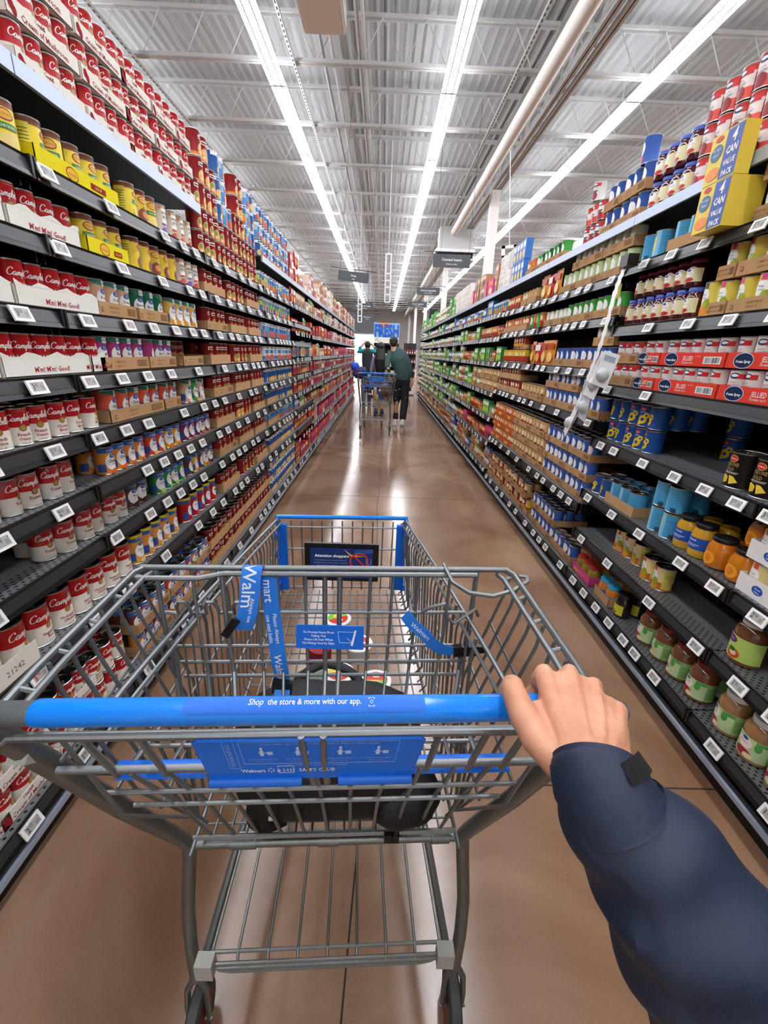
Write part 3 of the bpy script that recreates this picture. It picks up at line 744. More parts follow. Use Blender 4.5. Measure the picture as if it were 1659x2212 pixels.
def f_pch(D, lod, h): D.ell(-.012, h*.34, .026, .024, 'f0a02c'); D.ell(-.012, h*.34, .012, .016, 'd97f1c')
regj('pcJ', 'peach_jar', 'round jar of orange peach halves with a black lid', .050, .118, PPROF, 'c87414', (.2, .5, .001, 'c87414'), f_pch, '1c1a1a', .040, .016)
def f_mnd(D, lod, h):
    if lod == 0: D.text('marketside', 0, h*.50, .010, 'f4f6fa', bold=.02, sx=.8)
    D.rect(-.03, .03, h*.38, h*.40, 'c8d6ee'); D.rect(-.03, .02, h*.34, h*.355, 'c8d6ee')
regj('mnJ', 'fruit_jar', 'jar of yellow fruit chunks with a blue label', .043, .135, ROUND, 'c99a26', (.25, .60, .06, '2050a8'), f_mnd, '17171a', .037, .018)
regj('mnB', 'fruit_jar', 'jar of orange segments with a light blue lid', .037, .11, ROUND, 'c9782a', (.1, .45, .055, '3a78b8'), lambda D, l, h: D.ell(0, h*.26, .016, .014, 'e8a23c'), '3fa0cc', .034, .02)
regj('dkJ', 'fruit_jar', 'dark prune jar with a yellow label', .040, .125, ROUND, '1a1210', (.12, .55, .06, 'cfc23c'), lambda D, l, h: D.ell(0, h*.2, .03, .012, '6a5a20'), '1e1a20', .036, .02)
regj('olJ', 'olive_jar', 'olive jar with a red lid', .036, .105, ROUND, '8c7a2c', (.1, .12, .001, '8c7a2c'), lambda D, l, h: D.ell(0, h*.4, .012, .012, 'a8963a'), 'b03028', .031, .014)
# boxes and pouches: w along the shelf, d deep
def boxp(w, d, h, base, fn, ribs=0):
    def build(lod):
        mb = MB(); mb.box(-d/2, d/2, -w/2, w/2, 0, h, hx(base), 0); fn(Decal(mb, None, d/2), lod, w, h); return mb
    return build
def pouch(w, d, h, base, fn):
    def build(lod):
        mb = MB(); n = 6; m_ = 6; vs = []; fs = []
        for sgn in (1, -1):
            o = len(vs)
            for j in range(m_+1):
                for i in range(n+1):
                    a = i/n; b = j/m_; bul = math.sin(PI*a)**.6*math.sin(PI*min(1, b*1.05))**.6 if 0 < a < 1 and 0 < b < .98 else 0
                    vs.append((sgn*(d/2*bul+.001), (a-.5)*w*(1-.06*math.sin(PI*b)), b*h))
            for j in range(m_):
                for i in range(n):
                    q = [o+j*(n+1)+i, o+j*(n+1)+i+1, o+(j+1)*(n+1)+i+1, o+(j+1)*(n+1)+i]; fs.append(q if sgn > 0 else q[::-1])
        mb.add(vs, fs, hx(base), 0); fn(Decal(mb, None, d/2+.001), lod, w, h); return mb
    return build
def f_blk(c1, c2, word=''):
    def fn(D, lod, w, h):
        D.rect(-w*.40, w*.40, h*.62, h*.88, c1); D.ell(0, h*.32, w*.32, h*.20, c2)
        if word and lod == 0: D.text(word, 0, h*.68, w*.22, 'ffffff', bold=.02)
    return fn
def regb(key, kind, look, w, d, h, base, c1, c2, word='', pch=False):
    reg(key, kind, look, d/2, h, (pouch if pch else boxp)(w, d, h, base, f_blk(c1, c2, word)), w)
def f_4can(D, lod, w, h):
    D.rect(.0, w*.49, h*.02, h*.98, '2b4fa0'); y = h*.70
    for t_, s_ in (('4', .050), ('CAN', .030), ('VALUE', .022), ('PACK', .024)): D.text(t_, w*.25, y, s_, 'f4f4f0', bold=.03, sx=.8, shear=.12); y -= h*.215
    D.ell(-w*.24, h*.62, w*.19, h*.17, '35668f'); D.ell(-w*.22, h*.20, w*.22, h*.13, 'ea8c34')
    D.ell(-w*.24, h*.90, w*.12, h*.06, 'c2301f')
    if lod == 0: D.text('No Sugar', -w*.24, h*.66, .013, 'f0f0e8', sx=.8); D.text('Added', -w*.24, h*.55, .013, 'f0f0e8', sx=.8)
reg('b4C', 'value_pack_box', 'yellow and blue four can value pack box', .060, .145, boxp(.150, .12, .145, 'e6cc48', f_4can), .150)
reg('b4D', 'value_pack_box', 'yellow blue value pack box overlapping the top shelf', .025, .145, boxp(.150, .05, .145, 'e6cc48', f_4can), .155)
regb('nR', 'noodle_pack', 'red cup noodle pack', .16, .12, .12, 'a8242c', 'e8d8cc', '7a1a1c')
regb('nP', 'noodle_pack', 'pink ramen noodle case', .26, .2, .15, 'b22a5c', 'd04a7a', '6a3a34')
regb('nO', 'noodle_pack', 'orange ramen noodle case', .26, .2, .15, 'cf4a2c', 'e0704a', '8c2a1a')
regb('nK', 'noodle_pack', 'pale shrink wrapped noodle case', .2, .18, .11, 'd9c0ae', 'b8604a', 'e8ddd0')
regb('sP', 'food_pouch', 'green and white dry soup pouch', .13, .03, .17, 'dfe3cf', '6aa348', 'd9a04a', pch=True)
regb('sO', 'food_pouch', 'orange rice pouch', .13, .03, .17, 'd98a2c', 'b5441c', 'f0d080', pch=True)
regb('sR', 'food_pouch', 'red and white dry soup pouch', .12, .03, .16, 'c22a30', 'f0ece4', 'e8b04a', pch=True)
regb('sB', 'food_pouch', 'blue and white side dish pouch', .12, .03, .16, '3f86c4', 'f0f0ee', 'c0402c', pch=True)
regb('bW', 'food_box', 'white carton of cooking broth', .085, .06, .155, 'ece8e0', 'd9d2c4', 'c6b8a4')
regb('bB', 'food_box', 'blue food carton', .09, .06, .16, '2f6ab4', 'dfe6ee', 'e0c040')
regb('bG', 'food_box', 'green food carton', .09, .06, .15, '4a9a4c', 'e6ecd8', 'c8d84a')
regb('bP', 'food_box', 'pink and orange food carton', .14, .1, .18, 'cc3f7c', 'e8842c', 'f0dca0')
regb('bT', 'food_box', 'brown and tan food carton', .13, .1, .14, 'a87850', 'e0c8a0', '6d3a28')

# trays: low open cases, printed on the side that faces the aisle
def tray_mesh(style, L, Dp):
    mb = MB(); c = {'kraft': 'b08a62', 'white': 'e6e1d6', 'yellow': 'e2d01c', 'red': 'd8402f', 'gv': 'e9e8e4', 'mm': 'e4e2d8', 'pink': 'cc4a84', 'orange': 'b5542a', 'blank': 'b8926a'}[style]
    hl = {'kraft': .046, 'white': .043, 'yellow': .05, 'red': .05, 'gv': .062, 'mm': .05, 'pink': .055, 'orange': .05, 'blank': .05}[style]
    K = hx(c); t = .0025
    mb.box(-Dp/2, Dp/2, -L/2, L/2, 0, .002, K)
    mb.box(Dp/2-t, Dp/2, -L/2, L/2, 0, hl, K); mb.box(-Dp/2, -Dp/2+t, -L/2, L/2, 0, hl, K)
    for sg in (-1, 1): mb.box(-Dp/2, Dp/2, *sorted((sg*L/2, sg*(L/2-t))), 0, hl, K)
    D = Decal(mb, None, Dp/2); q = L
    if style == 'kraft':
        ink = '6d4a2e'
        D.rect(q*.22, q*.45, hl*.25, hl*.75, ink); D.rect(q*.23, q*.44, hl*.32, hl*.68, 'a8825a'); D.bars(q*.335, hl*.5, q*.19, hl*.30, ink, 12)
        D.text('GREAT VALUE', -q*.12, hl*.58, .010, ink); D.text('KEEP DRY  24 CT', -q*.12, hl*.28, .008, ink); D.rect(-q*.44, -q*.40, hl*.3, hl*.6, ink)
        D.rect(-q*.435, -q*.405, hl*.35, hl*.55, 'b08a62')
    elif style == 'white':
        D.script(-q*.06, hl*.70, .0048, '8a3a3a', 2); D.text('Cream of Mushroom', .0, hl*.18, .021, '8e1a22', bold=.01, sx=min(1.0, q/.26)); D.ell(-q*.43, hl*.55, .010, .012, '8e1a22'); D.ell(-q*.40, hl*.32, .008, .012, '8e1a22')
    elif style == 'yellow': D.ell(-q*.12, hl*.5, .028, .019, '8c3a20'); D.ell(-q*.12, hl*.5, .025, .016, 'e0b040'); D.text('OLD EL PASO', -q*.12, hl*.42, .0085, '7a2414', sx=.8); D.rect(q*.10, q*.30, hl*.32, hl*.66, '8e2a1c'); D.text('SOUP', q*.2, hl*.38, .014, 'f0d860')
    elif style == 'red':
        D.ell(-q*.30, hl*.5, .044, .026, 'bfd6ea'); D.ell(-q*.30, hl*.5, .041, .0235, '18284c'); D.text('Ocean Spray', -q*.30, hl*.36, .0125, 'f4f6fa', bold=.03)
        D.text('JELLIED', -q*.02, hl*.42, .024, 'f6e9e2', bold=.01, sx=.8); D.text('CRANBERRY SAUCE', -q*.02, hl*.18, .0095, 'f6e9e2', sx=.8)
        D.rect(q*.22, q*.46, hl*.2, hl*.72, 'f4f4f0'); D.bars(q*.34, hl*.46, q*.21, hl*.4, '1c1c1c', 16); D.text('24 - 14 OZ', q*.13, hl*.7, .006, 'f6e9e2')
    elif style == 'gv': D.ell(-q*.20, hl*.5, .021, .015, '1f4f9f'); D.text('Great', -q*.20, hl*.52, .010, 'ffffff', shear=.2); D.text('Value', -q*.20, hl*.34, .010, 'ffffff', shear=.2); [D.rect(q*.02, q*.25, hl*(.3+.12*i), hl*(.33+.12*i), '55555a') for i in range(4)]
    elif style == 'mm':
        us = [-q/2+q*i/12 for i in range(13)]
        D.cols(us, lambda u: hl, lambda u: hl+.006+.008*math.sin(u*60), c)
        D.text("M'm! M'm! Good!", 0, hl*.20, .020, '9a2028', bold=.015)
    elif style == 'pink': D.text('snack olives', 0, hl*.4, .012, 'f8e8f0'); D.rect(-q*.4, -q*.15, hl*.2, hl*.5, 'e0a02c')
    elif style == 'orange': D.text('BEANS', 0, hl*.2, .034, 'e8c020', bold=.05); D.rect(-q*.4, q*.4, hl*.08, hl*.14, '5a2a6a')
    return mb
TLOOK = {'kraft': 'brown cardboard tray', 'white': 'white mushroom soup case', 'yellow': 'yellow soup display tray', 'red': 'red jellied cranberry case', 'gv': 'white peach can tray', 'mm': 'white soup display tray with red lettering', 'pink': 'pink olive tray', 'orange': 'orange bean case', 'blank': 'plain cardboard tray'}

PL = []    # every planned product
def front(side, s): return SIDE[side][0]*(SIDE[side][1]+s)
def put(key, side, shelf, y, z, tier=0, row=0, dx=0.0, rot=None, tray=False, L=None, Dp=None):
    sgn = SIDE[side][0]
    PL.append(dict(key=key, side=side, shelf=shelf, y=y, z=z, tier=tier, row=row, x=sgn*(SIDE[side][1]+.03+dx), rot=rot, L=L, D=Dp))
def run(side, shelf, y0, y1, keys, tiers=1, tray=None, rows=1, per=4, jit=.5, loose=0.0, dx=0.0, gap=0.0, lasttier=None, tdeep=None, zoff=0, zs=None):
    """fill a stretch of a shelf with products side by side"""
    keys = keys if isinstance(keys, (list, tuple)) else [keys]
    k0 = P[keys[0]]; pitch = max(P[k]['w'] for k in keys)+.003+gap; z0 = (zs or zs_at(side, (y0+y1)/2))[shelf]+.0205+zoff
    n = max(1, int((y1-y0+.012)/pitch)); r = k0['r']; groups = []
    i = 0
    while i < n: groups.append((i, min(per if tray else n, n-i))); i += per if tray else n
    y = y0
    for gi, (st, cnt) in enumerate(groups):
        L = cnt*pitch+.006; gy = y
        for t in range(tiers):
            if lasttier is not None and t == tiers-1 and rnd.random() > lasttier: continue
            hh = k0['h']; zz = z0+t*(hh+.004+(.003 if tray else 0))
            if tray: put(('T', tray), side, shelf, gy+L/2, zz, t, 0, 0, tray=True, L=round(L, 3), Dp=round((tdeep or max(rows, 2))*2*r+.01, 3))
            for c in range(cnt):
                for w_ in range(rows if (t == tiers-1 or rows < 3) else 1):
                    if loose and rnd.random() < loose*(1+w_): continue
                    put(keys[(st+c+t) % len(keys)] if len(keys) > 1 else keys[0], side, shelf, gy+.003+pitch*(c+.5)+rnd.uniform(-.001, .001), zz+(.0026 if tray else 0), t, w_, dx+r+w_*(2*r+.002)+(.004 if tray else 0),
                        rot=rnd.uniform(-jit, jit))
        y += L+(.010 if tray else 0)
# ------------------------------------------------------------------ what stands where
S, B = 'soup', 'bean'
reg('gvY', 'store_soup_can', 'orange and yellow chicken soup can with a teal top', .038, .112, tin_can(.038, .112, [(0, .5, 'e0982c'), (.5, 1, 'e8b85a')], f_gv('Chicken', 'SOUP', 'f0dca0')))
# soup side, near bays
run(S, 9, .92, 1.42, ['csB', 'csT', 'csN'], 3, jit=.4)
run(S, 9, 1.44, 1.98, 'csN', 3, 'white'); run(S, 9, 1.98, 2.54, 'csN', 3, 'white', per=3, lasttier=.7)
run(S, 8, 1.1, 1.42, 'oeG', 1, jit=1.4); run(S, 8, 1.44, 1.90, 'oeG', 1, 'yellow', per=6, jit=.9); run(S, 8, 1.91, 2.15, ['oeG', 'oeC'])
run(S, 8, 2.16, 2.24, 'hsP'); run(S, 8, 2.26, 2.56, 'hsR', jit=.2)
run(S, 7, 1.0, 1.59, 'csN', 1, 'mm', rows=2); run(S, 7, 1.61, 1.88, 'oeG', 1, 'yellow', rows=2, per=4, jit=.3); run(S, 7, 1.89, 2.29, 'oeC', rows=2); run(S, 7, 2.30, 2.56, ['hsR', 'hsP'], jit=.2)
run(S, 6, .90, 1.59, ['cxT', 'cxN'], 1, 'mm', rows=2, per=5); run(S, 6, 1.61, 1.86, 'gvP', 1, 'kraft', rows=2, per=3, jit=.25); run(S, 6, 1.87, 2.12, 'gvG', 1, 'kraft', rows=2, per=3, jit=.25); run(S, 6, 2.14, 2.50, 'gvY', rows=2, jit=.2)
run(S, 5, .80, 1.55, ['cxN', 'cxT'], 1, 'mm', rows=2, per=5, jit=.3); run(S, 5, 1.57, 1.88, 'gvM', 1, 'kraft', rows=2, per=4, jit=.25); run(S, 5, 1.90, 2.20, 'gvM', 1, 'kraft', rows=2, per=3, jit=.9)
run(S, 5, 2.22, 2.46, 'chG', 1, 'kraft', rows=1, per=3, dx=.08)
run(S, 4, .74, 1.30, 'csF', rows=2, jit=.6); run(S, 4, 1.30, 1.44, 'csC'); run(S, 4, 1.45, 1.55, 'csB'); run(S, 4, 1.57, 1.97, 'gvR', 1, 'kraft', rows=2, per=5, jit=.25); run(S, 4, 1.98, 2.2, 'gvR', 1, 'kraft', rows=2, per=3, jit=.25); run(S, 4, 2.22, 2.5, ['gvP', 'gvV'], jit=.2)
run(S, 3, 1.50, 1.80, 'gcO', rows=2, jit=.3); run(S, 3, 1.81, 1.96, 'gcR', rows=2, jit=.3); run(S, 3, 1.97, 2.11, 'gcY', rows=2); run(S, 3, 2.14, 2.50, 'gcM', rows=2, jit=.3)
run(S, 2, 1.64, 1.80, 'gcB', rows=1, jit=.3, dx=.02); run(S, 2, 1.83, 2.10, 'gcG', rows=2, jit=.3, loose=.1); run(S, 2, 2.14, 2.5, ['gcB', 'gcY'], rows=2, jit=.3)
run(S, 1, .41, 1.06, 'cfT', rows=2, jit=.35, gap=.004); run(S, 1, 1.045, 1.13, 'cfV', rows=2, gap=.0); run(S, 1, 1.14, 1.57, 'cfC', rows=2, jit=.3, gap=-.001); run(S, 1, 1.58, 2.02, 'gfO', rows=2, jit=.3); run(S, 1, 2.05, 2.48, 'gfR', rows=2, jit=.3)
run(S, 0, .16, .78, 'csN', 2, 'white', rows=2, per=4); run(S, 0, .79, 1.2, 'csT', 2, 'white', rows=2, per=3); run(S, 0, 1.21, 1.45, ['csT', 'csF'], 2, rows=2, jit=.5)
run(S, 0, 1.5, 2.26, ['gcO', 'gcB', 'gcR'], 2, 'kraft', rows=3, per=4, jit=.3)
# the third bay: dark red cans stacked high where there is no top shelf
yy = 2.58
for n_, k_ in ((3, 'chG'), (5, 'chO'), (5, 'chO'), (4, 'chG'), (5, 'pgB'), (5, 'pgL'), (3, 'pgL'), (3, 'chB'), (5, 'chO'), (5, 'chO'), (4, 'pgY'), (5, 'pgL'), (5, 'pgB')):
    for t_ in range(n_):
        run(S, 8, yy, yy+.07, 'chG' if t_ < 2 else k_, 1, zoff=t_*.1135, jit=.4)
    yy += .0845
for s_ in (7, 6, 5, 4, 3, 2, 1):
    tr = rnd.choice(['kraft', 'kraft', None]); ks = ['chG', 'chB', 'chO']; rnd.shuffle(ks)
    run(S, s_, 2.58, 2.95, ks[0], 1, 'blank' if s_ % 2 else 'kraft', rows=2, per=4, jit=.4); run(S, s_, 2.97, 3.33, ks[1], 1, None if s_ % 2 else 'blank', rows=2, jit=.4); run(S, s_, 3.35, 3.72, ks[2], 1, 'blank', rows=2, per=4, jit=.4)
run(S, 0, 2.3, 3.72, ['chG', 'chB'], 2, 'blank', rows=2, per=4, jit=.4)
# fourth bay: blue cans
run(S, 9, 3.76, 4.86, ['pgB', 'pgL', 'pgW'], 3, jit=.4, lasttier=.6); run(S, 8, 3.76, 4.0, 'pgY', 1, 'blank', per=3); run(S, 8, 4.0, 4.86, ['pgY', 'pgL'], 1, jit=.4)
for s_, k_ in ((7, 'pgY'), (6, 'pgL'), (5, 'pgW'), (4, 'pgB'), (3, 'pgB'), (2, 'pgL'), (1, 'pgB')):
    run(S, s_, 3.76, 4.2, k_, 1, 'blank' if s_ in (3, 2, 1) else None, rows=2, per=4, jit=.3); run(S, s_, 4.22, 4.86, k_, 2 if s_ == 1 else 1, None, rows=2, jit=.3, loose=.05)
run(S, 0, 3.76, 4.86, 'pgB', 3, None, rows=2, jit=.3)
# farther bays, soup side: soup mixes and noodles
R2 = random.Random(21)
for kb in range(5, 14):
    y0 = YA[kb]+.02
    for s_ in range(9):
        if kb < 6: opts = ['sP', 'sB', 'pgY', 'bT', 'chO', 'nR']
        elif kb < 8: opts = ['nR', 'sR', 'bT', 'nK', 'sP', 'nO']
        else: opts = ['nR', 'nR', 'sR', 'nP', 'nO', 'bT', 'nK', 'bW']
        if kb == 5 and s_ in (0, 1): opts = ['chG', 'nR']
        if kb >= 6 and s_ < 2: opts = ['nP', 'nO', 'nK', 'nP']
        if s_ >= 7: opts = ['sP', 'bT', 'nR', 'nK', 'sR'] if kb < 8 else ['sR', 'nR', 'bT', 'bW']
        y = y0
        while y < y0+1.08:
            k_ = R2.choice(opts); hgt = P[k_]['h']; zs = ZA2; gp = (zs[s_+1]-zs[s_]-.035) if s_ < 8 else .34
            if s_ < 8 and hgt > gp: k_ = {True: 'nR'}.get(gp > .12, 'nR'); hgt = P[k_]['h']
            t_ = max(1, min(3, int(gp/(hgt+.004)))); ln = min(R2.choice((.18, .27, .36)), y0+1.13-y)
            run(S, s_, y, y+max(ln, P[k_]['w']), k_, t_, jit=.08, gap=.004, lasttier=.8 if t_ > 1 else None); y += max(ln, P[k_]['w']+.01)+.006
# bean side, near bays
run(B, 7, .95, 1.42, 'crW', 3, jit=.4); run(B, 7, 1.43, 2.1, 'crR', 3, jit=.4); run(B, 7, 2.12, 2.42, 'jlB', 2, jit=.4)
run(B, 6, 1.2, 1.70, 'frY', 2, 'kraft', per=5, jit=.3); run(B, 6, 1.71, 1.88, 'b4C', 1, jit=.0, dx=-.085); run(B, 6, 1.71, 1.88, 'b4D', 1, jit=.0, zoff=.147, dx=-.085)
run(B, 6, 1.89, 2.19, 'piL', 1, 'blank', per=4, jit=.3); run(B, 6, 2.21, 2.4, 'piL', 1, jit=.9)
run(B, 5, 1.05, 1.74, 'frY', 2, 'kraft', per=4, jit=.3); run(B, 5, 1.77, 1.88, 'frB', 1); run(B, 5, 1.89, 2.42, 'jlB', 1, jit=.3, rows=2); run(B, 5, 1.92, 2.42, 'jlR', 1, jit=.3, zoff=.1165)
run(B, 4, .85, 2.18, 'crW', 2, 'red', per=5, rows=2, jit=.3); run(B, 4, 2.2, 2.42, 'crR', 2, 'kraft', per=3, rows=1)
run(B, 3, 1.17, 1.50, 'dmK', 1, rows=1, jit=.1, gap=.01); run(B, 3, 1.98, 2.42, 'doB', 2, rows=3, jit=.4, dx=.03); run(B, 3, 1.84, 1.95, 'doB', 2, rows=1, dx=.30)
run(B, 2, .74, 1.26, 'frP', 2, 'gv', per=3, rows=1, jit=.3); run(B, 2, 1.275, 1.48, 'pcJ', 1, rows=2, gap=.004); run(B, 2, 1.285, 1.38, 'pcJ', 1, zoff=.119, dx=.04); run(B, 2, 1.485, 1.66, 'mnJ', 1, rows=2, jit=.3)
run(B, 2, 1.67, 1.92, 'piL', 2, rows=2, jit=.3); run(B, 2, 1.945, 2.21, 'piL', 1, 'blank', per=3, rows=2, jit=.3); run(B, 2, 2.22, 2.41, 'doB', 1, rows=2)
run(B, 1, 1.16, 1.27, 'apO', 1, jit=.1); run(B, 1, .93, 1.03, 'apO', 1, jit=.1); run(B, 1, 1.66, 1.83, 'frP', 1, jit=.4, dx=.02); run(B, 1, 1.9, 2.2, 'frP', 1, rows=1, jit=.4, dx=.06, loose=.15)
run(B, 0, .55, 1.26, 'apW', 1, rows=1, jit=.4, gap=.012, dx=.005); run(B, 0, 1.28, 1.82, 'apB', 1, rows=2, jit=.5, gap=.012, dx=.005); run(B, 0, 1.85, 1.94, 'dkJ', 1, rows=2); run(B, 0, 1.96, 2.12, 'mnB', 1, 'blank', rows=2, jit=.3, per=2); run(B, 0, 2.18, 2.4, 'olJ', 1, 'pink', rows=2, per=3)
# bean side, middle bays
run(B, 6, 2.46, 2.86, 'vB2', 2, 'kraft', per=3, rows=1, jit=.4); run(B, 6, 2.50, 2.58, 'vB', 1, zoff=.236); run(B, 6, 2.9, 3.16, 'crR', 2, jit=.4); run(B, 6, 3.02, 3.1, 'crW', 1, zoff=.23)
run(B, 6, 3.42, 4.0, ['vG', 'vK'], 1, 'kraft', per=3, jit=.4); run(B, 6, 4.02, 4.3, 'bnO', 1, 'kraft', per=3); run(B, 6, 4.34, 4.73, 'bB', 2, jit=.05)
run(B, 5, 2.46, 3.34, 'vO', 1, 'kraft', per=4, jit=.3); run(B, 5, 2.46, 3.2, 'vO2', 1, 'kraft', per=4, jit=.3, zoff=.12); run(B, 5, 3.37, 3.85, ['sO', 'sR'], 1, jit=.1); run(B, 5, 3.87, 4.3, 'bnT', 1, 'blank', per=3); run(B, 5, 4.32, 4.73, 'bnO', 1, jit=.3)
run(B, 4, 2.46, 3.16, 'vG', 1, 'kraft', per=4, jit=.3); run(B, 4, 3.18, 3.62, 'vO2', 1, 'kraft', per=3, jit=.3); run(B, 4, 3.64, 4.0, ['bnO', 'vG'], 1); run(B, 4, 4.02, 4.73, 'bnO', 1, 'blank', per=4)
run(B, 3, 2.46, 3.28, 'vB2', 1, 'kraft', per=4, jit=.3); run(B, 3, 2.46, 2.74, 'vG', 1, 'kraft', per=3, zoff=.12); run(B, 3, 3.3, 3.95, ['sO', 'sO', 'sR'], 1, jit=.15); run(B, 3, 3.97, 4.73, 'bnY', 1, rows=1, jit=.3); run(B, 3, 3.97, 4.4, 'bnR', 1, zoff=.115)
run(B, 2, 2.46, 3.38, 'vB', 2, 'kraft', per=4, jit=.3, lasttier=.6); run(B, 2, 3.4, 3.98, 'bnT', 1, 'kraft', per=4, jit=.3); run(B, 2, 4.0, 4.73, 'bnR', 2, 'blank', per=4, jit=.3)
run(B, 1, 2.46, 3.2, 'vB', 3, 'kraft', per=4, rows=3, jit=.3); run(B, 1, 3.22, 4.0, 'bnT', 3, 'kraft', per=4, rows=3, jit=.3); run(B, 1, 4.02, 4.73, 'bnO', 3, 'orange', per=4, rows=2)
run(B, 0, 2.46, 3.3, 'vB', 2, 'kraft', per=4, rows=3, jit=.3, lasttier=.7); run(B, 0, 3.34, 3.42, 'bnY', 1, 'blank', per=1); run(B, 0, 3.44, 4.73, ['bnR', 'bnT'], 2, 'kraft', per=4, rows=2)
for kb in range(5, 14):
    y0 = YB[kb]+.02
    for s_ in range(8):
        if kb < 7: opts = ['bnO', 'bnT', 'vG', 'bnR', 'vK', 'bG']
        else: opts = ['vG', 'vK', 'vO', 'vB2', 'vK', 'vO2', 'bG']
        if s_ == 0: opts = ['bnT', 'vO', 'vB', 'bnR']
        if s_ == 1 and kb < 7: opts = ['bnO', 'bnR', 'nP']
        if s_ == 7: opts = ['bW', 'bW', 'bP', 'bT'] if kb < 8 else ['bG', 'vG', 'vO', 'bG', 'vK']
        if s_ == 6: opts = ['vB', 'pgY', 'vB2', 'bB'] if kb < 8 else ['vB2', 'vO', 'bG']
        y = y0
        while y < y0+1.08:
            k_ = R2.choice(opts); hgt = P[k_]['h']; gp = (ZB3[s_+1]-ZB3[s_]-.035) if s_ < 7 else .34
            if hgt > gp: k_ = 'vG'; hgt = P[k_]['h']
            t_ = max(1, min(3, int(gp/(hgt+.006)))); ln = min(R2.choice((.24, .32)), y0+1.13-y)
            run(B, s_, y, y+max(ln, P[k_]['w']), k_, t_, jit=.2, tray='kraft' if (R2.random() < .4 and k_[0] in 'bv' and P[k_]['kind'].endswith('can') and (t_ == 1 or gp > t_*(hgt+.01))) else None, lasttier=.85 if t_ > 1 else None); y += max(ln, P[k_]['w']+.01)+.014
# ------------------------------------------------------------------ build the planned products
TIERW = {0: '', 1: 'second tier of ', 2: 'third tier of ', 3: 'fourth tier of ', 4: 'fifth tier of '}
CAP = 290
_MB = {}; _ME = {}; _LID = {}
GLASS = mat('glossy_food_glass', rough=0.08, spec=0.6, coat=0.6)
for p in PL:
    if isinstance(p['key'], tuple):
        p['kind'] = 'cardboard_tray'; p['x'] = SIDE[p['side']][0]*(SIDE[p['side']][1]+.03+p['D']/2)
    else: p['kind'] = P[p['key']]['kind']
    p['d'] = math.sqrt(p['x']**2+p['y']**2+(p['z']-1.4)**2)
    p['eff'] = p['d']+p['row']*2.2
def mbof(p, lod):
    k = p['key']
    if isinstance(k, tuple): kk = (k, p['L'], p['D'])
    else: kk = (k, lod)
    if kk not in _MB: _MB[kk] = tray_mesh(k[1], p['L'], p['D']) if isinstance(k, tuple) else P[k]['build'](lod)
    return kk, _MB[kk]
def rz_of(p): return (0.0 if p['side'] == 'soup' else PI)+(p['rot'] or 0.0)
def look_of(p): return TLOOK[p['key'][1]] if isinstance(p['key'], tuple) else P[p['key']]['look']
bykind = {}
for p in PL: bykind.setdefault(p['kind'], []).append(p)
stuff = {}; NAMES = {}
CATS = {'cardboard_tray': 'tray', 'noodle_pack': 'noodles', 'food_pouch': 'pouch', 'food_box': 'box', 'value_pack_box': 'box'}
indiv = []
for kind, lst in bykind.items():
    lst.sort(key=lambda p: p['eff'])
    indiv += lst[:CAP]; stuff[kind] = lst[CAP:]
# number them along each shelf so that every label names one product
cnt = {}
for p in sorted(indiv, key=lambda p: p['y']):
    k = (look_of(p), p['side'], p['shelf'], p['tier'], p['row']); i = cnt.get(k, 0); cnt[k] = i+1; p['i'] = i
nsh = lambda p: {True: 'top'}.get(p['shelf'] >= ({'soup': 9 if p['y'] < YA[5] else 8}.get(p['side'], 7 if p['y'] < YB[3] or p['y'] >= YB[5] else 6)), ORDW[p['shelf']+1])
def label_of(p):
    look = look_of(p).replace(' with a ', ' with ')
    row = ['', ' back row', ' rear row'][min(p['row'], 2)]
    tier = ['', ' second tier', ' third tier', ' fourth tier', ' fifth tier'][p['tier']] if not p.get('zt') else ''
    l = f"{look}, {nth(p['i'])} along{row or tier and ''}{row}{tier} of {p['side']} side {nsh(p)} shelf"
    l = f"{look}, {nth(p['i'])} along {p['side']} side {nsh(p)} shelf{',' if row or tier else ''}{row}{tier}"
    w = l.split()
    if len(w) > 16: l = l.replace(' with ', ' ').replace(' and ', ' '); 
    w = l.split()
    if len(w) > 16 and ' with ' in look: l = l.replace(look, look.split(' with ')[0]) if look in l else l.replace(look.replace(' with ', ' ').replace(' and ', ' '), look.split(' with ')[0])
    w = l.split()
    if len(w) > 16: l = l.replace(' along', '').replace(' side', '').replace('small ', '').replace('big ', '')
    w = l.split()
    if len(w) > 16: 
        lk = look.split()[:16-len(w)]; l = l.replace(look, ' '.join(lk))
    return l
seen = {}
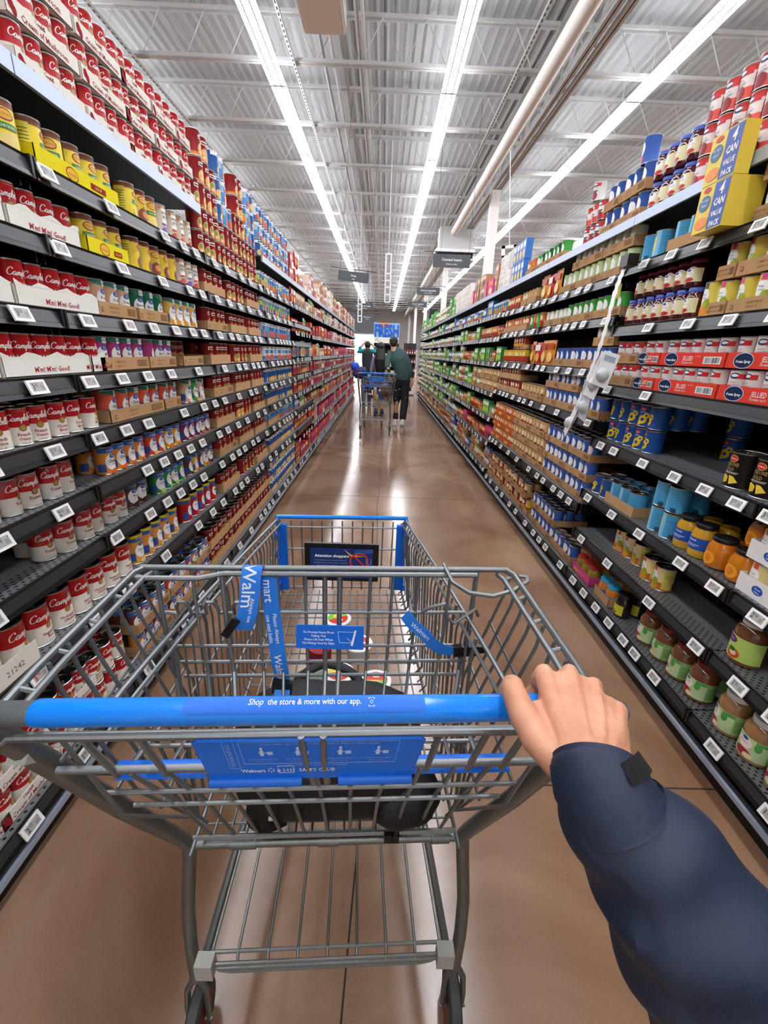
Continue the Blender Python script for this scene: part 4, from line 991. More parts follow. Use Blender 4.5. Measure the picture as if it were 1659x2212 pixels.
for p in indiv:
    lod = 0 if p['d'] < 2.75 else (1 if p['d'] < 5.2 else 2)
    kk, m_ = mbof(p, lod)
    if kk not in _ME:
        tr = isinstance(p['key'], tuple)
        _ME[kk] = m_.mesh(p['kind'], CARD if tr else [PRINT, TIN, GLASS], smooth=False)
        if not tr:
            me = _ME[kk]; me.polygons.foreach_set('use_smooth', np.ones(len(me.polygons), dtype=bool))
            if p['kind'] != 'food_pouch': me.set_sharp_from_angle(angle=math.radians(35))
    o = link(p['kind'], _ME[kk], None, (p['x'], p['y'], p['z']), rz_of(p))
    lab = label_of(p); n = seen.get(lab, 0); seen[lab] = n+1
    if n: lab = lab.replace(' along', ' along,', 1) if n > 3 else lab+[', behind', ', upper', ', lower', ', outer'][n]
    tag(o, lab, CATS.get(p['kind'], p['kind'].split('_')[-1]), f"{p['kind'].replace('_', ' ')}s on the {p['side']} side shelves")
    if lod == 0 and not isinstance(p['key'], tuple) and p['row'] == 0:
        q = P[p['key']]
        if 'lid' in q or q['kind'].endswith('can'):
            if p['key'] not in _LID:
                lm = q['lid']() if 'lid' in q else lid_mesh(q['r'], q['h'])
                _LID[p['key']] = lm.mesh('lid', PRINT if 'lid' in q else TIN, smooth=True)
                _LID[p['key']].set_sharp_from_angle(angle=math.radians(40))
            link('lid', _LID[p['key']], o)
def merge(name, items, mats, label, cat, lodf=lambda p: 2 if p['d'] > 3.4 else 1):
    Vs = []; lts = []; lvs = []; Cs = []; ms = []; off = 0
    for p in items:
        kk, m_ = mbof(p, lodf(p)); V, lt, lv, C, mi = m_.arrays(); a = rz_of(p); c, s = math.cos(a), math.sin(a)
        W = np.empty_like(V); W[:, 0] = V[:, 0]*c-V[:, 1]*s+p['x']; W[:, 1] = V[:, 0]*s+V[:, 1]*c+p['y']; W[:, 2] = V[:, 2]+p['z']
        Vs.append(W); lts.append(lt); lvs.append(lv+off); Cs.append(C); ms.append(mi); off += len(V)
    me = mesh_arr(name, np.concatenate(Vs), np.concatenate(lts), np.concatenate(lvs), np.concatenate(Cs), np.concatenate(ms), mats)
    o = link(name, me); tag(o, label, cat, kind='stuff'); return o
for kind, lst in stuff.items():
    if lst: merge(kind+'_stock', lst, CARD if kind == 'cardboard_tray' else [PRINT, TIN, GLASS], f"farther and rear {kind.replace('_', ' ')}s filling the shelves down the aisle", CATS.get(kind, kind.split('_')[-1]))

# shrink wrapped four packs on the soup side
film = bpy.data.materials.new('shrink_film'); film.use_nodes = True
nt = film.node_tree; nt.nodes.clear(); out = nt.nodes.new('ShaderNodeOutputMaterial'); mxs = nt.nodes.new('ShaderNodeMixShader')
tr_ = nt.nodes.new('ShaderNodeBsdfTransparent'); gl = nt.nodes.new('ShaderNodeBsdfGlossy'); gl.inputs['Roughness'].default_value = 0.08
lw = nt.nodes.new('ShaderNodeLayerWeight'); lw.inputs[0].default_value = 0.25; nzf = nt.nodes.new('ShaderNodeTexNoise'); nzf.inputs['Scale'].default_value = 45; bpf = nt.nodes.new('ShaderNodeBump'); bpf.inputs['Strength'].default_value = .5
nt.links.new(nzf.outputs['Fac'], bpf.inputs['Height']); nt.links.new(bpf.outputs[0], gl.inputs['Normal']); nt.links.new(bpf.outputs[0], lw.inputs['Normal'])
mm = nt.nodes.new('ShaderNodeMath'); mm.operation = 'MULTIPLY_ADD'; mm.inputs[1].default_value = .5; mm.inputs[2].default_value = .05; nt.links.new(lw.outputs['Fresnel'], mm.inputs[0])
nt.links.new(mm.outputs[0], mxs.inputs[0]); nt.links.new(tr_.outputs[0], mxs.inputs[1]); nt.links.new(gl.outputs[0], mxs.inputs[2]); nt.links.new(mxs.outputs[0], out.inputs[0])
packcan = _ME.get(('csT', 0)) or P['csT']['build'](0).mesh('soup_can', [PRINT, TIN, GLASS], True)
def hull_mb():
    mb = MB(); r = .0345; pts = []
    for (cx, cy) in ((r, r), (-r, r), (-r, -r), (r, -r)):
        a0 = math.atan2(cy, cx)-PI/4
        for i in range(5): a = a0+PI/2*i/4; pts.append((cx+r*math.cos(a), cy+r*math.sin(a)))
    n = len(pts); R = random.Random(3)
    vs = [(x*k, y*k, z) for z, k in ((0, .97), (.03, 1.0), (.07, 1.0), (.100, .995), (.1055, .9), (.1045, .5)) for x, y in pts]
    fs = [(j*n+i, j*n+(i+1) % n, (j+1)*n+(i+1) % n, (j+1)*n+i) for j in range(5) for i in range(n)]+[tuple(range(5*n, 6*n))]
    mb.add([(x+R.uniform(-.0008, .0008), y+R.uniform(-.0008, .0008), z) for x, y, z in vs], fs); return mb
FILMM = hull_mb().mesh('film', film, True)
packs = [(3, .86, 0), (3, 1.00, .06), (3, 1.145, -.06), (3, 1.29, .08), (3, .715, 0), (2, 1.24, -.3), (2, 1.39, .1), (2, 1.54, 0)]
for i, (sh, y, a) in enumerate(packs):
    t = thing('soup_four_pack', f"shrink wrapped four pack of red and white soup, {nth(sorted([q[1] for q in packs if q[0] == sh]).index(y))} along the soup side {ORDW[sh+1]} shelf", 'soup pack', (-.96-.073, y, ZA[sh]+.0205), a, 'four packs')
    for cx in (.0335, -.0335):
        for cy in (.0335, -.0335):
            c = link('can', packcan, t, (cx, cy, 0), rnd.uniform(-.5, .5))
    link('film', FILMM, t)
# a case flap with a written number in front of the tall cans
a = MB(); a.box(-.001, .001, -.16, .16, 0, .062, hx('e2ddd0')); a.box(-.22, -.001, -.16, .16, 0, .002, hx('e2ddd0')); D = Decal(a, None, .001); D.text('21242', .08, .02, .024, '5a5a58'); D.text('BEST BY DEC', -.08, .03, .012, '6a6a66'); D.text('2026', -.09, .012, .012, '6a6a66')
o = a.obj('case_tray', CARD, None, (-.945, .86, ZA[1]+.021)); tag(o, 'cut white case edge numbered 21242 in front of the tall tomato soup cans', 'tray')

# ------------------------------------------------------------------ electronic price tags
def tag_mesh(price, near, red=False):
    mb = MB(); w, h, t = .065, .038, .005
    mb.box(0, t, -w/2, w/2, -h/2, h/2, hx('f2f2f0'), 0)
    D = Decal(mb, None, t); D.rect(-w*.36, w*.36, -h*.30, h*.34, 'a9aaa6'); 
    if near:
        D.text(price[0], -w*.24, -h*.18, .022, 'b02020' if red else '22221f', bold=.02, sx=.8); D.text(price[1:], -w*.06, -h*.0, .012, 'b02020' if red else '22221f', sx=.9)
        D.rect(w*.12, w*.30, -h*.2, h*.12, '8f908c'); D.rect(w*.30, w*.345, h*.2, h*.27, '22221f'); D.rect(-w*.30, w*.05, h*.24, h*.27, '77776f')
    else: D.rect(-w*.28, -w*.02, -h*.16, h*.22, '4a4a46')
    return mb
TG = []
for side, ZS, lists in (('soup', ZA, {8: [1.02, 1.42, 1.72, 2.1, 2.28, 2.42], 7: [1.05, 1.415, 1.73, 2.03, 2.3, 2.45], 6: [1.215, 1.48, 1.72, 1.9, 2.1, 2.28, 2.42], 5: [.98, 1.212, 1.435, 1.62, 1.8, 2.0, 2.3], 4: [1.0, 1.224, 1.429, 1.592, 1.75, 2.08, 2.32, 2.48], 3: [.98, 1.2, 1.69, 1.83, 1.967, 2.104, 2.25, 2.5], 2: [.9, 1.42, 1.66, 1.81, 1.94, 2.08, 2.22, 2.5], 1: [.62, .98, 1.24, 1.433, 1.73, 2.09, 2.29, 2.46], 0: [.5, .83, 1.06, 1.25, 1.468, 1.8, 2.03, 2.28, 2.42]}),
                        ('bean', None, {6: [1.2, 1.43, 1.60, 1.85, 2.05, 2.25], 5: [1.2, 1.426, 1.62, 1.83, 2.1], 4: [2.0, 1.2, 2.35], 3: [1.1, 1.22, 1.349, 1.5, 1.674, 1.9, 2.16, 2.3], 2: [.98, 1.14, 1.327, 1.51, 1.8, 2.05, 2.322], 1: [.981, 1.12, 1.321, 1.62, 1.989, 2.3], 0: [.886, 1.119, 1.469, 1.62, 1.72, 1.86, 2.0, 2.15, 2.296]})):
    for sh, ys in lists.items():
        for y in ys: TG.append((side, sh, y))
    for kb in range(2 if side == 'soup' else 3, 14):
        Y0 = (YA if side == 'soup' else YB)[kb+(1 if side == 'soup' else 0)] if kb < 13 else None
        if Y0 is None: continue
        nsf = (9 if kb < 4 else 8) if side == 'soup' else (len(ZB2)-1 if kb < 5 else len(ZB3)-1)
        for sh in range(nsf):
            y = Y0+rnd.uniform(.05, .14)
            while y < Y0+1.12: TG.append((side, sh, y)); y += rnd.choice((.13, .2, .27) if Y0 < 5 else (.12, .16, .22))
TG = [(math.sqrt(1+y*y+((zs_at(sd, y)[sh])-1.4)**2), sd, sh, y) for sd, sh, y in TG]; TG.sort()
prices = ['182', '172', '166', '164', '178', '487', '182', '167', '242', '234', '212', '354', '382', '154', '388', '292', '320', '598', '364', '294']
tcache = {}; cn = {}
order = {}
for sd in ('soup', 'bean'):
    for sh in range(9):
        for i, t_ in enumerate(sorted(x[3] for x in TG if x[1] == sd and x[2] == sh)): order[(sd, sh, t_)] = i
far_tags = []
for i, (d, sd, sh, y) in enumerate(TG):
    s, xe = SIDE[sd]; z = zs_at(sd, y)[sh]-.005
    near = d < 3.2; pr = prices[i % len(prices)] if near else 'x'; rd = (i % 7 == 3) and near
    k = (pr, near, rd)
    if k not in tcache: tcache[k] = tag_mesh(pr, near, rd)
    if i < 290:
        if ('m', k) not in tcache: tcache[('m', k)] = tcache[k].mesh('price_tag', [PRINT])
        o = link('price_tag', tcache[('m', k)], None, (s*(xe-.004), y, z)); 
        o.rotation_euler = (0, math.radians(-20 if s < 0 else 20), 0 if s < 0 else PI)
        if s > 0: o.rotation_euler = (0, math.radians(-20), PI)
        tag(o, f"{'red digit ' if rd else ''}white electronic price tag, {nth(order[(sd, sh, y)])} along the {sd} side {ORDW[sh+1]} shelf rail", 'price tag', 'electronic price tags')
    else: far_tags.append(dict(key='tag', x=s*(xe-.004), y=y, z=z, rot=0, side=sd, d=d))
_MB[('tag', 2)] = tag_mesh('x', False); P['tag'] = dict(build=lambda l: _MB[('tag', 2)])
merge('price_tags', far_tags, [PRINT], 'rows of small white price tags far down the aisle', 'price tag', lambda p: 2)

# ------------------------------------------------------------------ aisle signs, hanging frames, FRESH display
SIGN = mat('charcoal_sign', '4a4e52', rough=0.5)
def hang_sign(x, y, z, w, h, t1, t2, label, top=5.3, tilt=0.0):
    t = thing('aisle_sign', label, 'sign', (x, y, z), 0, 'hanging aisle signs'); t.rotation_euler = (0, tilt, 0)
    MB().box(-w/2, w/2, -.008, .008, 0, h).obj('sign_board', SIGN, t)
    m2 = MB()
    for s_, cy, sz in ((t1, h*.50, h*.30), (t2, h*.22, h*.16)):
        vs, fs, ww = text2d(s_, 2, 0, .01); m2.add([(v[0]*sz, -.0095, cy+v[1]*sz) for v in vs], fs, hx('f2f2f0'))
    m2.obj('lettering', PRINT, t)
    r_ = MB(); r_.tube([(-w*.75, 0, h+.035), (w*.75, 0, h+.035)], .006, 6)
    for sx in (-.45, .45): r_.tube([(w*sx, 0, h-.01), (w*sx, 0, h+.035)], .004, 5); r_.tube([(w*sx, 0, h+.035), (w*sx, 0, top-z)], .003, 5)
    r_.obj('hanging_rod', BLACKM, t)
hang_sign(-.60, 9.0, 2.61, .56, .165, 'Soup', 'Sopa', 'dark hanging sign reading Soup over the soup shelves', tilt=.08)
hang_sign(1.19, 9.0, 2.90, .68, .215, 'Canned beans', 'Frijoles en lata', 'large dark hanging sign reading Canned beans', tilt=.0)
hang_sign(1.24, 14.0, 3.01, .66, .20, 'Canned vegetables', 'Verduras enlatadas', 'dark hanging sign reading Canned vegetables, closer one')
hang_sign(1.20, 17.5, 3.0, .66, .19, 'Canned vegetables', 'Verduras enlatadas', 'dark hanging sign reading Canned vegetables, farther one')
hang_sign(-.63, 14.0, 2.55, .58, .19, 'Ramen & dry soup', 'Sopas instantaneas', 'dark hanging sign reading Ramen and dry soup')
hang_sign(-.58, 16.0, 2.40, .6, .18, 'Gluten free', 'Sin gluten', 'dark hanging sign reading Gluten free')
def frame_ladder(x, y, z, w, h, label):
    a = MB(); b_ = .014
    for xx in (-w/2, w/2): a.box(xx-b_, xx+b_, -.01, .01, 0, h)
    for f_ in (0, .16, .32, .46, .6, 1): a.box(-w/2, w/2, -.01, .01, h*f_-b_, h*f_+b_)
    a.tube([(0, 0, h), (0, 0, 5.3-z)], .005, 5)
    tag(a.obj('hanging_frame', WHITEPL, None, (x, y, z)), label, 'sign frame')
frame_ladder(.05, 10.5, 2.44, .11, .92, 'tall white hanging ladder frame above the middle of the aisle')
frame_ladder(-.70, 13.5, 2.20, .10, 1.0, 'tall white hanging frame near the soup shelves, beyond the Soup sign')
o = MB().tube([(0, 0, 0), (.0, 0, .9)], .005, 5).box(-.09, .09, -.01, .01, -.14, -.1).box(-.09, -.05, -.01, .01, -.14, .0).box(.05, .09, -.01, .01, -.14, .0).box(-.09, .09, -.01, .01, -.03, .0).obj('hanging_frame', WHITEPL, None, (1.42, 5.8, 2.62)); o.rotation_euler = (0, -.12, 0)
tag(o, 'small white hanging frame above the blue cartons on the bean side', 'sign frame')
# display at the end of the aisle
t = thing('fresh_display', 'black display cooler under a blue FRESH sign at the aisle end', 'display', (.10, 17.2, 0))
a = MB(); a.box(-.46, .46, 0, .6, 0, .35); a.box(-.46, -.40, 0, .6, .35, 1.72); a.box(.40, .46, 0, .6, .35, 1.72); a.box(-.46, .46, .5, .6, .35, 1.72); a.box(-.46, .46, 0, .6, 1.66, 1.74); a.obj('cabinet', BLACKM, t)
a = MB()
for z in (.6, .9, 1.2, 1.45): a.box(-.4, .4, .03, .5, z, z+.015)
a.obj('shelf', RAILG, t)
a = MB(); R = random.Random(5)
for z in (.615, .915, 1.215): 
    for i in range(9): c = R.choice(['e8e4dc', 'c8d0d4', '8a3030', 'd8c070', '4a7a50']); a.box(-.38+.085*i, -.31+.085*i, .06, .12, z, z+.17, hx(c))
a.obj('stock', PRINT, t)
a = MB(); a.box(-.45, .45, -.02, 0, 1.745, 1.93, hx('eef2ee')); D_ = [(-.38, 1.84, 'c8302c'), (-.3, 1.8, '2f8a3c'), (-.34, 1.88, '2c9a50'), (-.1, 1.84, 'c9e4dc'), (.1, 1.85, '3aa06a')]
for x, z, c in D_: a.box(x-.02, x+.02, -.024, -.0201, z-.015, z+.015, hx(c))
a.obj('header_strip', PRINT, t)
a = MB(); a.box(-.47, .47, 0, .03, 1.93, 2.42, hx('9cc6ee')); a.box(-.3, .1, -.003, -.0001, 2.25, 2.42, hx('e8905a')); a.obj('sign_board', PRINT, t)
a = MB(); vs, fs, ww = text2d('FRESH', 2, 0, .04)
k = .88/ww; a.add([(v[0]*k, -.03, 1.96+v[1]*k*1.75) for v in vs], fs, hx('1d5fc6')); a.obj('lettering', PRINT, t)
# end-cap rack of red bottles beyond the bean shelves
t = thing('bottle_rack', 'grey rack of red sauce bottles at the end of the bean shelves', 'rack', (.95, 16.4, 0))
a = MB(); a.box(-.22, .22, .3, .34, 0, 1.75); [a.box(-.22, .22, 0, .3, z, z+.02) for z in (.15, .45, .75, 1.05, 1.35)]; a.obj('frame', RAILG, t)
for zi, z in enumerate((.17, .47, .77, 1.07, 1.37)):
    for i in range(5):
        mb = MB(); mb.lathe([(.03, 0), (.032, .12), (.012, .17), (.012, .21), (.001, .212)], 8, [hx('7a1c1c'), hx('8a2a20'), hx('6a1818'), hx('c03030')], 0, ctr=(0, 0, 0)); mb.box(-.02, .02, -.034, -.031, .03, .10, hx('efe8dc'))
        o = link('sauce_bottle', (_ME.get('bottle') or _ME.setdefault('bottle', mb.mesh('sauce_bottle', PRINT))), None, (.95-.17+.085*i, 16.5, z)); tag(o, f'red sauce bottle with white label, {nth(i)} on the {ORDW[zi+1]} shelf of the end rack', 'bottle', 'sauce bottles on the end rack')
# white sale sheet at the foot of the rack, and shapes at the far end
a = MB(); a.box(-.14, .14, 0, .02, .05, .5, hx('e8e8e6')); a.box(-.05, .05, -.003, -.0001, .15, .42, hx('2a2a2c')); tag(a.obj('floor_sign', PRINT, None, (.98, 16.0, 0)), 'white floor standing sign with a black shoe shape at the end rack', 'sign')
a = MB(); a.box(-1.2, 2.2, 0, .1, 0, 2.6, hx('f2f2f2')); tag(a.obj('light_panel', mat('backlit_panel', 'ffffff', emit='f4f8ff', strength=1.3), None, (-1.5, 34, 0)), 'white glowing panel added to brighten the far end beyond the soup shelves', 'panel')  # self-lit panel added to brighten the far end of the hall
a = MB(); a.box(-2.4, -.55, 0, .2, 2.4, 3.4); a.tube([(-2, .1, 3.4), (-2, .1, 5.93)], .01, 5); a.tube([(-.9, .1, 3.4), (-.9, .1, 5.93)], .01, 5); tag(a.obj('dark_bulkhead', SIGN, None, (0, 26, 0)), 'dark grey hanging bulkhead beyond the soup shelves', 'bulkhead')
for i, (x, w_, c) in enumerate(((.75, .35, 'c2306a'), (1.25, .3, 'c83a58'), (-.2, .4, '3a7ab8'), (-.95, .3, 'd0d4d8'), (1.8, .5, '8a8f94'), (3.4, .5, 'b04040'))):
    a = MB(); a.box(-w_/2, w_/2, 0, .3, 0, 1.6, hx('d8d8d6')); a.box(-w_/2+.03, w_/2-.03, -.01, 0, .5, 1.5, hx(c)); tag(a.obj('display_stand', PRINT, None, (x, 24+i, 0)), f"{['pink', 'red', 'blue', 'pale', 'grey', 'dark red'][i]} display stand beyond the aisle end", 'display')
tb = thing('speaker_box', 'dark grey hanging box beyond the bean side signs', 'box', (1.75, 17.0, 2.35)); MB().box(-.16, .16, 0, .3, 0, .6).obj('body', SIGN, tb); MB().box(-.14, .14, -.008, 0, .04, .56).obj('grille', RAIL, tb); MB().tube([(0, .15, .6), (0, .15, 3.58)], .006, 5).obj('hanging_rod', BLACKM, tb)
for k, (x, y, z, m_) in enumerate(((2.1, 15.5, 4.15, 'vent'),)):
    t = thing('air_diffuser', 'white metal air diffuser under the roof pipe by the first column', 'vent', (x, y, z)); a = MB(); a.box(-.6, .6, -.3, .3, .22, .3); a.box(-.6, .6, -.3, .3, 0, .05); a.obj('casing', WHITEP, t)
    a = MB(); [a.box(-.56+.09*i, -.54+.09*i, -.28, .28, .05, .22) for i in range(13)]; a.obj('louvre', BLACKM, t); MB().box(-.5, .5, -.22, .22, .3, .9).obj('duct', CEILS, t)
# ------------------------------------------------------------------ the shopping cart (a across, Y along the aisle, z up)
def cp(a, Y, z): return (-.048-.05*Y+a, Y+.05*a, z)
CROOT = (-.09, .80, 0)
cart = thing('shopping_cart', 'grey wire shopping cart with blue handle pushed by the shopper', 'shopping cart', CROOT)
def cpart(name, mb, m, parent=None, smooth=True):
    o = mb.obj(name, m, parent or cart, smooth=smooth)
    if parent is None: o.location = (-CROOT[0], -CROOT[1], 0)
    return o
def W(mb, pts, r=.0028, seg=7, **k): return mb.tube([cp(*p) for p in pts], r, seg, **k)
# handle: steel bar with a blue grip and a raised printed plate
a = MB(); W(a, [(-.33, .375, 1.00), (-.333, .352, 1.03), (-.326, .343, 1.052), (-.305, .343, 1.06), (.305, .343, 1.06), (.326, .343, 1.052), (.333, .352, 1.03), (.33, .375, 1.00)], .0118, 16)
cpart('handle_bar', a, CHROME)
HY, HZ, HR = .343, 1.06, .0134
a = MB(); pr = [(-.262, .0119), (-.2595, .0128), (-.256, HR), (.268, HR), (.2715, .0128), (.274, .0119)]
W(a, [(p[0], HY, HZ) for p in pr], [p[1] for p in pr], 32)
grip = cpart('handle_grip', a, BLUE)
def hp(u, ang, e):      # point on the grip: u along, ang = elevation from the rear
    R = HR+e; return cp(u, HY-math.cos(ang)*R, HZ+math.sin(ang)*R)
a = MB(); N = 14
outline = []
th0, th1 = math.radians(33), math.radians(100)
rows = []
for j in range(N+1):
    t = j/N; ang = th0+(th1-th0)*t; ed = abs(t-.5)*2
    wdt = .112+.006*math.sqrt(max(0, 1-ed**4))
    rows.append([hp(-wdt, ang, .0002), hp(-wdt, ang, .0012)]+[hp(-wdt+2*wdt*i/10, ang, .0013) for i in range(11)]+[hp(wdt, ang, .0012), hp(wdt, ang, .0002)])
vs = [p for r_ in rows for p in r_]; n = 15
a.add(vs, [(j*n+i, j*n+i+1, (j+1)*n+i+1, (j+1)*n+i) for j in range(N) for i in range(n-1)])
a.add([rows[0][i] for i in range(2, 13)]+[hp(-.112+.224*i/10, th0, .0) for i in range(11)], [(i, 11+i, 12+i, i+1) for i in range(10)])
plate = a.obj('printed_plate', BLUED, grip, smooth=True)
a = MB()
def htext(s_, u0, ang0, size, shear=0, col='f4f7fb'):
    vs, fs, w_ = text2d(s_, 3, shear, .006)
    a.add([hp(u0+v[0]*size*.92, ang0+v[1]*size/HR, .0017) for v in vs], fs, hx(col)); return w_*size*.92
w1 = htext('Shop', -.0487, math.radians(64), .0080, .25)
htext('the store & more with our app.', .0085, math.radians(64), .0078)
for (u0, u1, g0, g1) in ((.0615, .0675, 54, 55.5), (.0615, .0675, 88, 89.5), (.0615, .0621, 54, 89.5), (.0669, .0675, 54, 89.5)):
    a.add([hp(u0, math.radians(g0), .0017), hp(u1, math.radians(g0), .0017), hp(u1, math.radians(g1), .0017), hp(u0, math.radians(g1), .0017)], [(0, 1, 2, 3)], hx('f4f7fb'))
for i in range(6):
    q = PI/3*i+PI/6; u0, g = .0645, math.radians(72)
    a.add([hp(u0+math.cos(q)*.0007, g+math.sin(q)*.0007/HR, .0017), hp(u0+math.cos(q+.25)*.0019, g+math.sin(q+.25)*.0019/HR, .0017), hp(u0+math.cos(q-.25)*.0019, g+math.sin(q-.25)*.0019/HR, .0017)], [(0, 1, 2)], hx('f4f7fb'))
a.obj('lettering', PRINT, grip)
# main frame: slanting side tubes, corner, legs
for sg in (-1, 1):
    a = MB(); W(a, [(sg*.331, .362, 1.02), (sg*.328, .385, .975), (sg*.300, .48, .74), (sg*.274, .575, .525), (sg*.270, .588, .49), (sg*.272, .586, .455), (sg*.281, .563, .33), (sg*.279, .548, .25), (sg*.270, .53, .17)], [.0135, .014, .014, .0135, .0135, .0135, .0130, .0130, .013], 12)
    cpart('frame_tube', a, DARKSTEEL)
    a = MB(); c0 = cp(sg*.326, .392, .955); a.ebox(c0, (.022, .030, .022), Matrix.Rotation(-.7, 3, 'X'), m=0); cpart('tube_sleeve', a, mat('pale_grey_plastic', 'a5a49c', rough=.6), smooth=False)
    # caster fork and wheel
    a = MB()
    for s2 in (-1, 1):
        W(a, [(sg*.270+s2*.004, .528, .175), (sg*.270+s2*.019, .522, .145), (sg*.270+s2*.021, .515, .10), (sg*.270+s2*.020, .512, .06)], .0065, 8)
    W(a, [(sg*.270-.028, .512, .065), (sg*.270+.028, .512, .065)], .006, 10); fk = cpart('caster_fork', a, DARKSTEEL)
    a = MB(); prof = [(.022, -.013), (.058, -.013), (.0635, -.009), (.065, 0), (.0635, .009), (.058, .013), (.022, .013)]
    seg = 28; c0 = Vector(cp(sg*.270, .512, .066)); vs = []
    for r_, x_ in prof:
        for k in range(seg): q = 2*PI*k/seg; vs.append((c0.x+x_, c0.y+r_*math.cos(q), c0.z+r_*math.sin(q)))
    a.add(vs, [(i*seg+k, (i+1)*seg+k, (i+1)*seg+(k+1) % seg, i*seg+(k+1) % seg) for i in range(len(prof)-1) for k in range(seg)]+[tuple(range(seg)), tuple(range((len(prof)-1)*seg, len(prof)*seg))[::-1]])
    wh = cpart('wheel', a, mat('grey_rubber', '3c3d3d', rough=.6)); 
    a = MB(); vs = []
    for x_ in (-.0135, .0135):
        for k in range(seg): q = 2*PI*k/seg; vs.append((c0.x+x_, c0.y+.045*math.cos(q), c0.z+.045*math.sin(q)))
    a.add(vs, [tuple(range(seg))[::-1], tuple(range(seg, 2*seg))]); a.obj('hub', mat('dark_red_plastic', '6a1a20', rough=.4), wh)
a = MB(); W(a, [(-.272, .586, .490), (.272, .586, .490)], .0085, 10); W(a, [(-.19, .586, .490), (-.14, .586, .490)], .011, 10); W(a, [(.02, .586, .490), (-.02, .586, .490)], .0105, 10); W(a, [(.205, .586, .490), (.24, .586, .490)], .0115, 10)
W(a, [(-.24, .60, .47), (.24, .60, .47)], .004, 8); cpart('cross_bar', a, DARKSTEEL)
# front casters
for sg in (-1, 1):
    a = MB(); W(a, [(sg*.17, 1.02, .20), (sg*.17, 1.06, .13), (sg*.17, 1.10, .075)], .010, 8); cpart('caster_fork', a, DARKSTEEL)
    a = MB(); seg = 20; c0 = Vector(cp(sg*.17, 1.10, .058)); vs = []
    for r_, x_ in [(.02, -.014), (.052, -.014), (.057, -.006), (.057, .006), (.052, .014), (.02, .014)]:
        for k in range(seg): q = 2*PI*k/seg; vs.append((c0.x+x_, c0.y+r_*math.cos(q), c0.z+r_*math.sin(q)))
    a.add(vs, [(i*seg+k, (i+1)*seg+k, (i+1)*seg+(k+1) % seg, i*seg+(k+1) % seg) for i in range(5) for k in range(seg)]+[tuple(range(seg)), tuple(range(5*seg, 6*seg))[::-1]]); cpart('wheel', a, MATS['grey_rubber'])
# lower rack
a = MB()
for sg in (-1, 1): W(a, [(sg*.245, .53, .245), (sg*.235, .75, .252), (sg*.20, 1.12, .25)], .0085, 8); W(a, [(sg*.232, .53, .25), (sg*.222, .75, .257), (sg*.19, 1.10, .255)], .003, 6)
for z_, y_ in ((.256, .53), (.248, .515), (.240, .512), (.262, .75), (.258, .76), (.262, 1.1)): W(a, [(-.235, y_, z_), (.235, y_, z_)], .0036, 7)
W(a, [(-.215, .512, .236), (-.19, .512, .228), (.19, .512, .228), (.215, .512, .236)], .0036, 7)
for i in range(7):
    q = -.175+.35*i/6; W(a, [(q*1.02, .512, .240), (q*1.02, .53, .258), (q, .75, .264), (q*.85, 1.1, .266)], .0030, 6)
cpart('lower_rack', a, DARKSTEEL)
for sg in (-1, 1):
    a = MB(); a.ebox(cp(sg*.240, .515, .243), (.034, .026, .044), Matrix.Identity(3)); cpart('rack_end_cap', a, MATS['pale_grey_plastic'], smooth=False)
# basket
def rim(Y):      # (a, z) of the basket rim
    t = min(1, max(0, (Y-.45)/(1.28-.45))); return .266-.066*t**1.1, .962-.06*t**1.3
def flo(Y):
    t = min(1, max(0, (Y-.575)/(1.28-.575))); return .248-.05*t, .525+.125*t
a = MB()
for sg in (-1, 1):
    ys = [.42+.86*i/14 for i in range(15)]
    W(a, [(sg*rim(y)[0], y, rim(y)[1]) for y in ys], .0042, 8); W(a, [(sg*(rim(y)[0]-.012), y, rim(y)[1]-.012) for y in ys], .0032, 7)
    for f_ in (.36, .68): W(a, [(sg*(rim(y)[0]*(1-f_)+flo(y)[0]*f_), y, rim(y)[1]*(1-f_)+flo(y)[1]*f_) for y in ys[3:]], .0028, 6)
    W(a, [(sg*flo(y)[0], y, flo(y)[1]) for y in ys[2:]], .0038, 7)
    for i in range(24):
        y = .60+.66*i/23; ra, rz = rim(y); fa, fz = flo(y); W(a, [(sg*(ra-.006), y, rz), (sg*(ra-.012), y, rz-.04), (sg*(fa+.004), y, fz+.02), (sg*(fa-.012), y, fz)], .0021 if i % 4 else .0034, 6)
for i in range(17):
    q = -1+2*i/16; W(a, [(q*flo(.575)[0], .575, .525), (q*flo(1.28)[0], 1.275, .650)], .0021, 6)
for i in range(20):
    y = .60+.66*i/19; f = flo(y); W(a, [(-f[0], y, f[1]-.004), (f[0], y, f[1]-.004)], .0023, 6)
W(a, [(-.248, .575, .525), (.248, .575, .525)], .0042, 8)
for i in range(13):
    q = -.19+.38*i/12; W(a, [(q, 1.275, .655), (q*1.02, 1.285, .895)], .0022, 6)
for z_ in (.66, .72, .80, .875): W(a, [(-.2, 1.28, z_), (.2, 1.28, z_)], .0028, 6)
cpart('wire_basket', a, CHROME)
a = MB(); W(a, [(-.205, 1.275, .885), (-.2, 1.283, .908), (.2, 1.283, .908), (.205, 1.275, .885)], .0085, 10); cpart('blue_bumper_bar', a, BLUE)
for sg in (-1, 1):
    a = MB()
    for k in range(4):
        z0_ = .665+.058*k; a.ebox(cp(sg*.186, 1.262, z0_+.027), (.030, .014, .052), Matrix.Identity(3)); a.ebox(cp(sg*.200, 1.245, z0_+.02), (.010, .03, .02), Matrix.Identity(3))
    a.ebox(cp(sg*.184, 1.256, .775), (.026, .006, .22), Matrix.Identity(3)); cpart('corner_guard', a, BLUED, smooth=False)
a = MB(); c0 = cp(0, 1.238, .775); a.ebox(c0, (.232, .012, .126), Matrix.Rotation(-.05, 3, 'X')); bf = cpart('poster_frame', a, mat('black_plastic', '101113', rough=.35), smooth=False)
